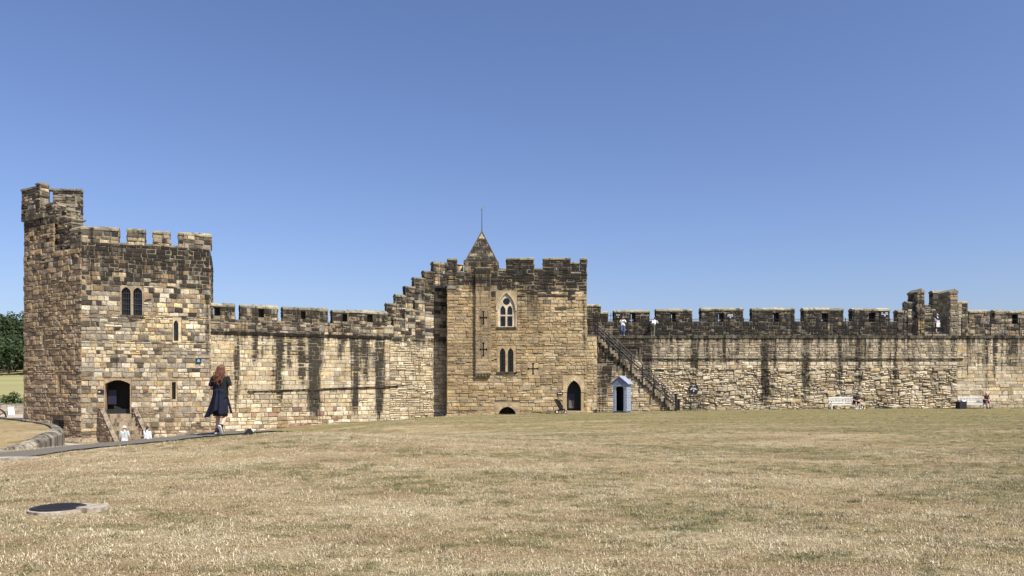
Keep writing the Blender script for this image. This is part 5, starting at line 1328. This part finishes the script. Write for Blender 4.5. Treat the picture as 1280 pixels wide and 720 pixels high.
st_.prism(ring, lambda u, v, w_: Vector((u, v, w_ + .012 * math.sin(u * 30))), -.05, .052); st_.build("broken_stone", CONC, mh)
# grey slab by the path
gx, gy = X(17, 17.3), 17.3
gs = MB(); gs.prism([(-.62, -.2), (.55, -.24), (.66, .1), (.2, .26), (-.6, .22)], lambda u, v, w_: Vector((u, v, w_)), -.08, .05); g_ = gs.build("stone_slab", CONC); g_.location = (gx, gy, gz(gx, gy) + .01); tag(g_, "flat grey slab set in the lawn beside the path at the left edge", "slab")
# small floodlight near the woman
lx, ly = X(310.5, 18.6), 18.6; lz = gz(lx, ly)
fl_ = tag(empty("ground_floodlight", (lx, ly, lz), R(12)), "small black box with pale front lying on the lawn right of the walking woman", "floodlight")
m = MB(); fnf = lambda u, v, w_: Vector((u, w_, v)); m.prism([(-.10, .0), (.085, .0), (.12, .07), (.055, .15), (-.02, .13), (-.09, .05)], fnf, -.09, .09); m.build("housing", IRON, fl_)
m = MB(); m.add([(.125, -.08, .066), (.125, .08, .066), (.062, .08, .148), (.062, -.08, .148)], [(0, 1, 2, 3)]); m.build("lens", LAMPG, fl_)
m = MB(); m.bar((-.05, -.11, .05), (-.05, .11, .05), .012); m.bar((-.14, 0, .01), (-.02, 0, .02), .02); m.build("bracket", IRON, fl_)
# rounded guard stone by the stair
p_ = at_ground(192, 44.8)
gsd = MB(); gsd.sphere((0, 0, .32), (.16, .14, .46), 10, 8, (.28, .24, .18, .2)); g_ = gsd.build("guard_stone", STONE, None, True); g_.location = p_; tag(g_, "small rounded grey guard stone at the right foot of the tower stair", "stone")

# raised grass bed with stone kerb at the left
bed_pts = [(-2, 24.0, -.50), (15, 24.2, -.44), (35, 24.8, -.34), (52, 25.6, -.20), (66, 26.8, -.14), (73, 28.2, -.10), (68, 30.5, -.08), (55, 33, -.10), (35, 36.5, -.17), (15, 39, -.21), (-10, 42, -.24), (-60, 44, -.25), (-110, 42, -.3), (-140, 34, -.35), (-110, 27, -.42), (-60, 24.6, -.45), (-30, 24.0, -.44)]
outl = [Vector((X(a, d), d, z)) for a, d, z in bed_pts]
loop = []
for i in range(len(outl)):
    a, b, c, d = (outl[(i + k) % len(outl)] for k in (-1, 0, 1, 2))
    for k in range(4):
        t = k / 4; loop.append(.5 * ((2 * b) + (c - a) * t + (2 * a - 5 * b + 4 * c - d) * t * t + (3 * b - a - 3 * c + d) * t ** 3))
cen = sum(loop, Vector()) / len(loop)
gb = MB(); ringn = 8; nl = len(loop)
for k in range(ringn + 1):
    f = k / ringn
    for p in loop: q = p.lerp(cen, f); gb.v.append((q.x, q.y, q.z + .10 * (1 - (1 - f) ** 2) + .02 * math.sin(q.x * 1.3) * math.sin(q.y))); gb.c.append((1, 1, 1, 0))
gb.f = [(k * nl + i, k * nl + (i + 1) % nl, (k + 1) * nl + (i + 1) % nl, (k + 1) * nl + i) for k in range(ringn) for i in range(nl)]
tag(gb.build("raised_lawn", GROUND, None, True), "raised bed of dry grass inside a stone kerb", None, None, "structure")
kb = tag(empty("kerb_wall", (loop[16].x, loop[16].y, gz(loop[16].x, loop[16].y))), "curved low grey stone kerb around the raised grass bed at left", "kerb")
for i in range(0, nl, 2):
    a, b = loop[i], loop[(i + 2) % nl]; dv = (b - a); L = dv.length
    if L < .05: continue
    nn = max(1, round(L / 1.5))
    for k in range(nn):
        p, q = a.lerp(b, (k + .015) / nn), a.lerp(b, (k + .985) / nn); t = (q - p).normalized(); out = Vector((t.y, -t.x, 0)).normalized(); gl_ = min(gz(p.x, p.y), gz(q.x, q.y)) - .15
        wd_ = .34; m = MB(); hi = .03 + rng.uniform(0, .04); vs = []
        for e in (p, q):
            vs += [Vector((e.x, e.y, gl_)) + out * .20, Vector((e.x, e.y, e.z + hi - .12)) + out * .20, Vector((e.x, e.y, e.z + hi)) + out * .08, Vector((e.x, e.y, e.z + hi + .01)) - out * wd_ * .6, Vector((e.x, e.y, gl_)) - out * wd_ * .6]
        fs = [(j, (j + 1) % 5, 5 + (j + 1) % 5, 5 + j) for j in range(5)] + [(4, 3, 2, 1, 0), (5, 6, 7, 8, 9)]
        fs = [tuple(reversed(f)) for f in fs]
        kk = rng.uniform(.75, 1.25)
        m.add([v - kb.location for v in vs], fs, (.30 * kk, .265 * kk, .205 * kk, .42)); m.build("kerb_stone", STONE, kb, center=True)

# low parapet wall at far left, wheel, white board, bush
YLP = 75.0
lp_ = tag(empty("parapet_wall", (X(10, YLP), YLP, -1.6)), "low grey stone parapet wall beyond the yard at the left edge", "wall")
M = Masonry(lp_); PLW = Plane((X(-70, YLP), YLP, 0), (1, .05, 0))
M.block(PLW, 0, 9.4, -2.2, -.42, .5, ASHLAR, lambda u, v: mixc(p_curt(), (.36, .33, .27), .7), lambda u, v: .12, "FR"); M.coping(PLW, 0, 9.4, -.42, .5, (.42, .39, .32), rise=.05, eave=.06, piece=1.3, stain=.1)
M.finish(60)
cwx, cwy = X(-4.5, 50), 50.0; cwz = gz(cwx, cwy)
wh = tag(empty("cannon_wheel", (cwx, cwy, cwz + .02), R(18)), "dark spoked wheel of a cannon carriage cut by the left edge", "wheel")
tm = MB(); nseg = 28; rw_ = .58
for i in range(nseg):
    a, b = 2 * math.pi * i / nseg, 2 * math.pi * (i + 1) / nseg
    q = [(rw_ * math.cos(a), rw_ * math.sin(a)), (rw_ * math.cos(b), rw_ * math.sin(b)), (.5 * math.cos(b), .5 * math.sin(b)), (.5 * math.cos(a), .5 * math.sin(a))]
    tm.prism(q, lambda u, v, w_: Vector((u, w_, v + rw_)), -.045, .045)
tm.build("rim", IRON, wh)
for i in range(10):
    a = math.pi * i / 5; s_ = MB(); s_.bar((0, 0, rw_), (.51 * math.cos(a), 0, rw_ + .51 * math.sin(a)), .028); s_.build("spoke", IRON, wh)
hbm = MB(); hbm.bar((0, -.14, rw_), (0, .14, rw_), .10, 12); hbm.build("hub", IRON, wh)
wbx, wby = X(13.5, 71), 71.0; wbz = gz(wbx, wby)
wb = tag(empty("folding_board", (wbx, wby, wbz), R(42)), "white tilted folding board standing on the gravel left of the tower", "board")
for s_ in (-1, 1):
    m = MB(); m.box(-.24, .24, -.018, .018, 0, .80, rot=Matrix.Rotation(s_ * R(24), 3, 'X'), piv=(0, 0, .80)); m.build("panel", WHITE, wb)
def leaf_cloud(mb, cen, rad, n, size, r, shell=.55):
    for i in range(n):
        d = Vector((r.gauss(0, 1), r.gauss(0, 1), r.gauss(0, 1))).normalized(); f = r.uniform(shell, 1) ** .6
        p = Vector(cen) + Vector((d.x * rad[0], d.y * rad[1], d.z * rad[2])) * f
        a = Vector((r.uniform(-1, 1), r.uniform(-1, 1), r.uniform(-1, 1))).normalized(); b = a.cross(Vector((r.uniform(-1, 1), r.uniform(-1, 1), r.uniform(-1, 1)))).normalized(); s_ = size * r.uniform(.6, 1.3)
        mb.add([p - a * s_, p + b * s_ * .6, p + a * s_, p - b * s_ * .6], [(0, 1, 2, 3)])
bsx, bsy = X(18, 86), 86.0
bu = tag(empty("bush", (bsx, bsy, -2.0)), "dark green leafy bush behind the low parapet wall at left", "bush")
r_ = random.Random(11); lm = MB()
for k in range(26):
    c = (r_.uniform(-1.1, 1.1), r_.uniform(-.8, .8), r_.uniform(.6, 2.1)); k_ = 1 - .3 * abs(c[0]); leaf_cloud(lm, (c[0] * 1.35, c[1], c[2] * k_ * 1.25), (.5, .5, .42), 90, .10, r_)
lm.build("foliage", LEAF2, bu)
for k in range(6):
    m = MB(); m.bar((.1 * k - .25, 0, 0), (r_.uniform(-.9, .9), r_.uniform(-.5, .5), r_.uniform(1, 1.7)), .03, 5, None, .012); m.build("stem", BARK, bu)

# far woodland beyond the castle ----------------------------------------------
r_ = random.Random(5); lm = MB(); tk = MB()
def far_tree(x, y, h, w_, n=260, size=.75):
    z = gz(x, y)
    tk.bar((x, y, z - 1), (x, y, z + h * .5), .45, 5)
    for k in range(9):
        zz = r_.uniform(.3, .9); ww = w_ * (1 - abs(zz - .55) * .9)
        leaf_cloud(lm, (x + r_.uniform(-.6, .6) * ww, y + r_.uniform(-.6, .6) * ww, z + h * zz), (w_ * .42, w_ * .42, h * .17), n // 9, size, r_, .4)
for i in range(150):
    y = r_.uniform(385, 560); x = -.665 * y + r_.uniform(-25, 36) + 4
    if y < 400 and r_.random() < .3: continue
    far_tree(x, y, r_.uniform(13, 20), r_.uniform(5.5, 8.5), 420, .85)
for i in range(12):
    y = 300; x = X(1116, y) + (i - 5.5) * 2.2; z = gz(x, y); far_tree(x, y, Zp(399, y) - z + r_.uniform(-2, .5), 5, 200)
for i in range(10):
    y = 300; x = X(413, y) + (i - 4.5) * 1.6; z = gz(x, y); far_tree(x, y, Zp(398, y) - z + r_.uniform(-2, .5), 5, 200)
wo = lm.build("woodland", LEAF, None, kind="stuff"); tag(wo, "dark green woodland on the hillside far behind the castle", "woodland")
tk.build("woodland_trunks", BARK, wo, kind="stuff")

# ================================================================== grass
def clump(name, r, n, hmax, flat, spread=.13):
    mb = MB()
    for i in range(n):
        a = r.uniform(0, 6.283); d = r.random() ** .6 * spread; b = Vector((d * math.cos(a), d * math.sin(a), -.005)); az = r.uniform(0, 6.283); L = r.uniform(.45, 1) * hmax; lean = r.uniform(.15, 1.0) if r.random() > flat else r.uniform(1.0, 1.45)
        dr = Vector((math.cos(az), math.sin(az), 0)); sd = Vector((-dr.y, dr.x, 0)); w_ = r.uniform(.0012, .0028)
        p1 = b + dr * (L * .5 * math.sin(lean * .7)) + Vector((0, 0, L * .5 * math.cos(lean * .7))); p2 = p1 + dr * (L * .5 * math.sin(min(1.75, lean * 1.35))) + Vector((0, 0, L * .5 * math.cos(min(1.75, lean * 1.35))))
        c = (1, 1, 1, r.random() ** 2.3)
        mb.add([b - sd * w_, b + sd * w_, p1 + sd * w_, p1 - sd * w_, p2], [(0, 1, 2, 3), (3, 2, 4)], c)
    me = bpy.data.meshes.new(name); me.from_pydata(mb.v, [], mb.f)
    at = me.attributes.new("Col", 'FLOAT_COLOR', 'POINT'); at.data.foreach_set("color", np.array(mb.c, dtype=np.float32).ravel()); me.materials.append(BLADES)
    return me
gcol = bpy.data.collections.new("grass_clumps")
r_ = random.Random(21)
for k in range(10):
    me_ = clump("grass_clump", r_, 44, r_.uniform(.04, .07), .90, .17) if k < 8 else clump("grass_clump", r_, 60, r_.uniform(.05, .06), .35, .09)
    o = bpy.data.objects.new("grass_clump", me_); gcol.objects.link(o)
nr = np.random.default_rng(4)
pts = []
for y0, y1, den in ((2.5, 9, 105), (9, 14, 85), (14, 20, 55), (20, 30, 26), (30, 45, 11), (45, 61, 6)):
    wmax = .74 * y1 + 3; n = int((y1 - y0) * 2 * wmax * den)
    x = nr.uniform(-wmax, wmax, n); y = nr.uniform(y0, y1, n); k = np.abs(x) < .74 * y + 3
    pts.append(np.stack([x[k], y[k]], 1))
pts = np.concatenate(pts)
dmin = np.full(len(pts), 99.)
for q in PCA[::2]: dmin = np.minimum(dmin, np.hypot(pts[:, 0] - q[0], pts[:, 1] - q[1]))
keep = dmin > .95 + nr.uniform(-.1, .1, len(pts))
keep &= ~((np.hypot((pts[:, 0] - mx - .02) / 1.05, (pts[:, 1] - my) / .95) < .41)); keep &= ~((pts[:, 0] < -17.4) & (pts[:, 1] > 33))
keep &= ~((np.abs(pts[:, 0] - gx) < .6) & (np.abs(pts[:, 1] - gy) < .2))
poly = np.array([(p.x, p.y) for p in loop])
def inside(P, poly):
    c = np.zeros(len(P), bool); j = len(poly) - 1
    for i in range(len(poly)):
        a, b = poly[i], poly[j]
        hit = ((a[1] > P[:, 1]) != (b[1] > P[:, 1])) & (P[:, 0] < (b[0] - a[0]) * (P[:, 1] - a[1]) / (b[1] - a[1] + 1e-9) + a[0]); c ^= hit; j = i
    return c
keep &= ~inside(pts, poly)
pts = pts[keep]; scl = nr.uniform(.8, 1.1, len(pts))
foot = []                                                         # weeds and longer grass along the foot of the walls
for (ax, ay, bx_, by_, n) in ((xs1 + .5, YR - .15, 46, YR - .15, 420), (xl, YT - .12, xr, YT - .12, 150), (xs0, YS - .1, xs1, YS - .1, 90), (-14, 55.5, xl - .6, YT + .75, 120)):
    t = nr.uniform(0, 1, n); t = np.where(np.sin(t * 37) + np.sin(t * 91 + 1) > -.3, t, nr.uniform(0, 1, n)); foot.append(np.c_[ax + (bx_ - ax) * t, ay + (by_ - ay) * t - np.abs(nr.normal(0, .07, n))])
foot = np.concatenate(foot); pts = np.concatenate([pts, foot]); scl = np.concatenate([scl, nr.uniform(1.2, 3.2, len(foot))])
z = hgt(pts[:, 0], pts[:, 1])
me = bpy.data.meshes.new("grass"); me.from_pydata(np.c_[pts, z].tolist(), [], [])
me.attributes.new("clump_scale", 'FLOAT', 'POINT').data.foreach_set("value", scl.astype(np.float32))
go = bpy.data.objects.new("grass", me); col.objects.link(go); tag(go, "short parched straw coloured grass with a few green tufts", "grass", None, "stuff")
ng = bpy.data.node_groups.new("scatter_grass", 'GeometryNodeTree'); ng.is_modifier = True
ng.interface.new_socket("Geometry", in_out='INPUT', socket_type='NodeSocketGeometry'); ng.interface.new_socket("Geometry", in_out='OUTPUT', socket_type='NodeSocketGeometry')
gi = ng.nodes.new("NodeGroupInput"); gout = ng.nodes.new("NodeGroupOutput"); ip = ng.nodes.new("GeometryNodeInstanceOnPoints"); ci = ng.nodes.new("GeometryNodeCollectionInfo")
ci.inputs[0].default_value = gcol; ci.inputs["Separate Children"].default_value = True; ci.inputs["Reset Children"].default_value = True
ip.inputs["Pick Instance"].default_value = True
rr1 = ng.nodes.new("FunctionNodeRandomValue"); rr1.data_type = 'FLOAT_VECTOR'; rr1.inputs[0].default_value = (-.12, -.12, 0); rr1.inputs[1].default_value = (.12, .12, 6.283)
rr2 = ng.nodes.new("FunctionNodeRandomValue"); rr2.data_type = 'FLOAT'; rr2.inputs[2].default_value = .6; rr2.inputs[3].default_value = 1.35; rr2.inputs["Seed"].default_value = 3
ng.links.new(gi.outputs[0], ip.inputs["Points"]); ng.links.new(ci.outputs[0], ip.inputs["Instance"]); ng.links.new(rr1.outputs[0], ip.inputs["Rotation"]); na = ng.nodes.new("GeometryNodeInputNamedAttribute"); na.data_type = 'FLOAT'; na.inputs["Name"].default_value = "clump_scale"; ml = ng.nodes.new("ShaderNodeMath"); ml.operation = 'MULTIPLY'
ng.links.new(rr2.outputs[1], ml.inputs[0]); ng.links.new(na.outputs[0], ml.inputs[1]); ng.links.new(ml.outputs[0], ip.inputs["Scale"])
ng.links.new(ip.outputs[0], gout.inputs[0])
go.modifiers.new("scatter", 'NODES').node_group = ng
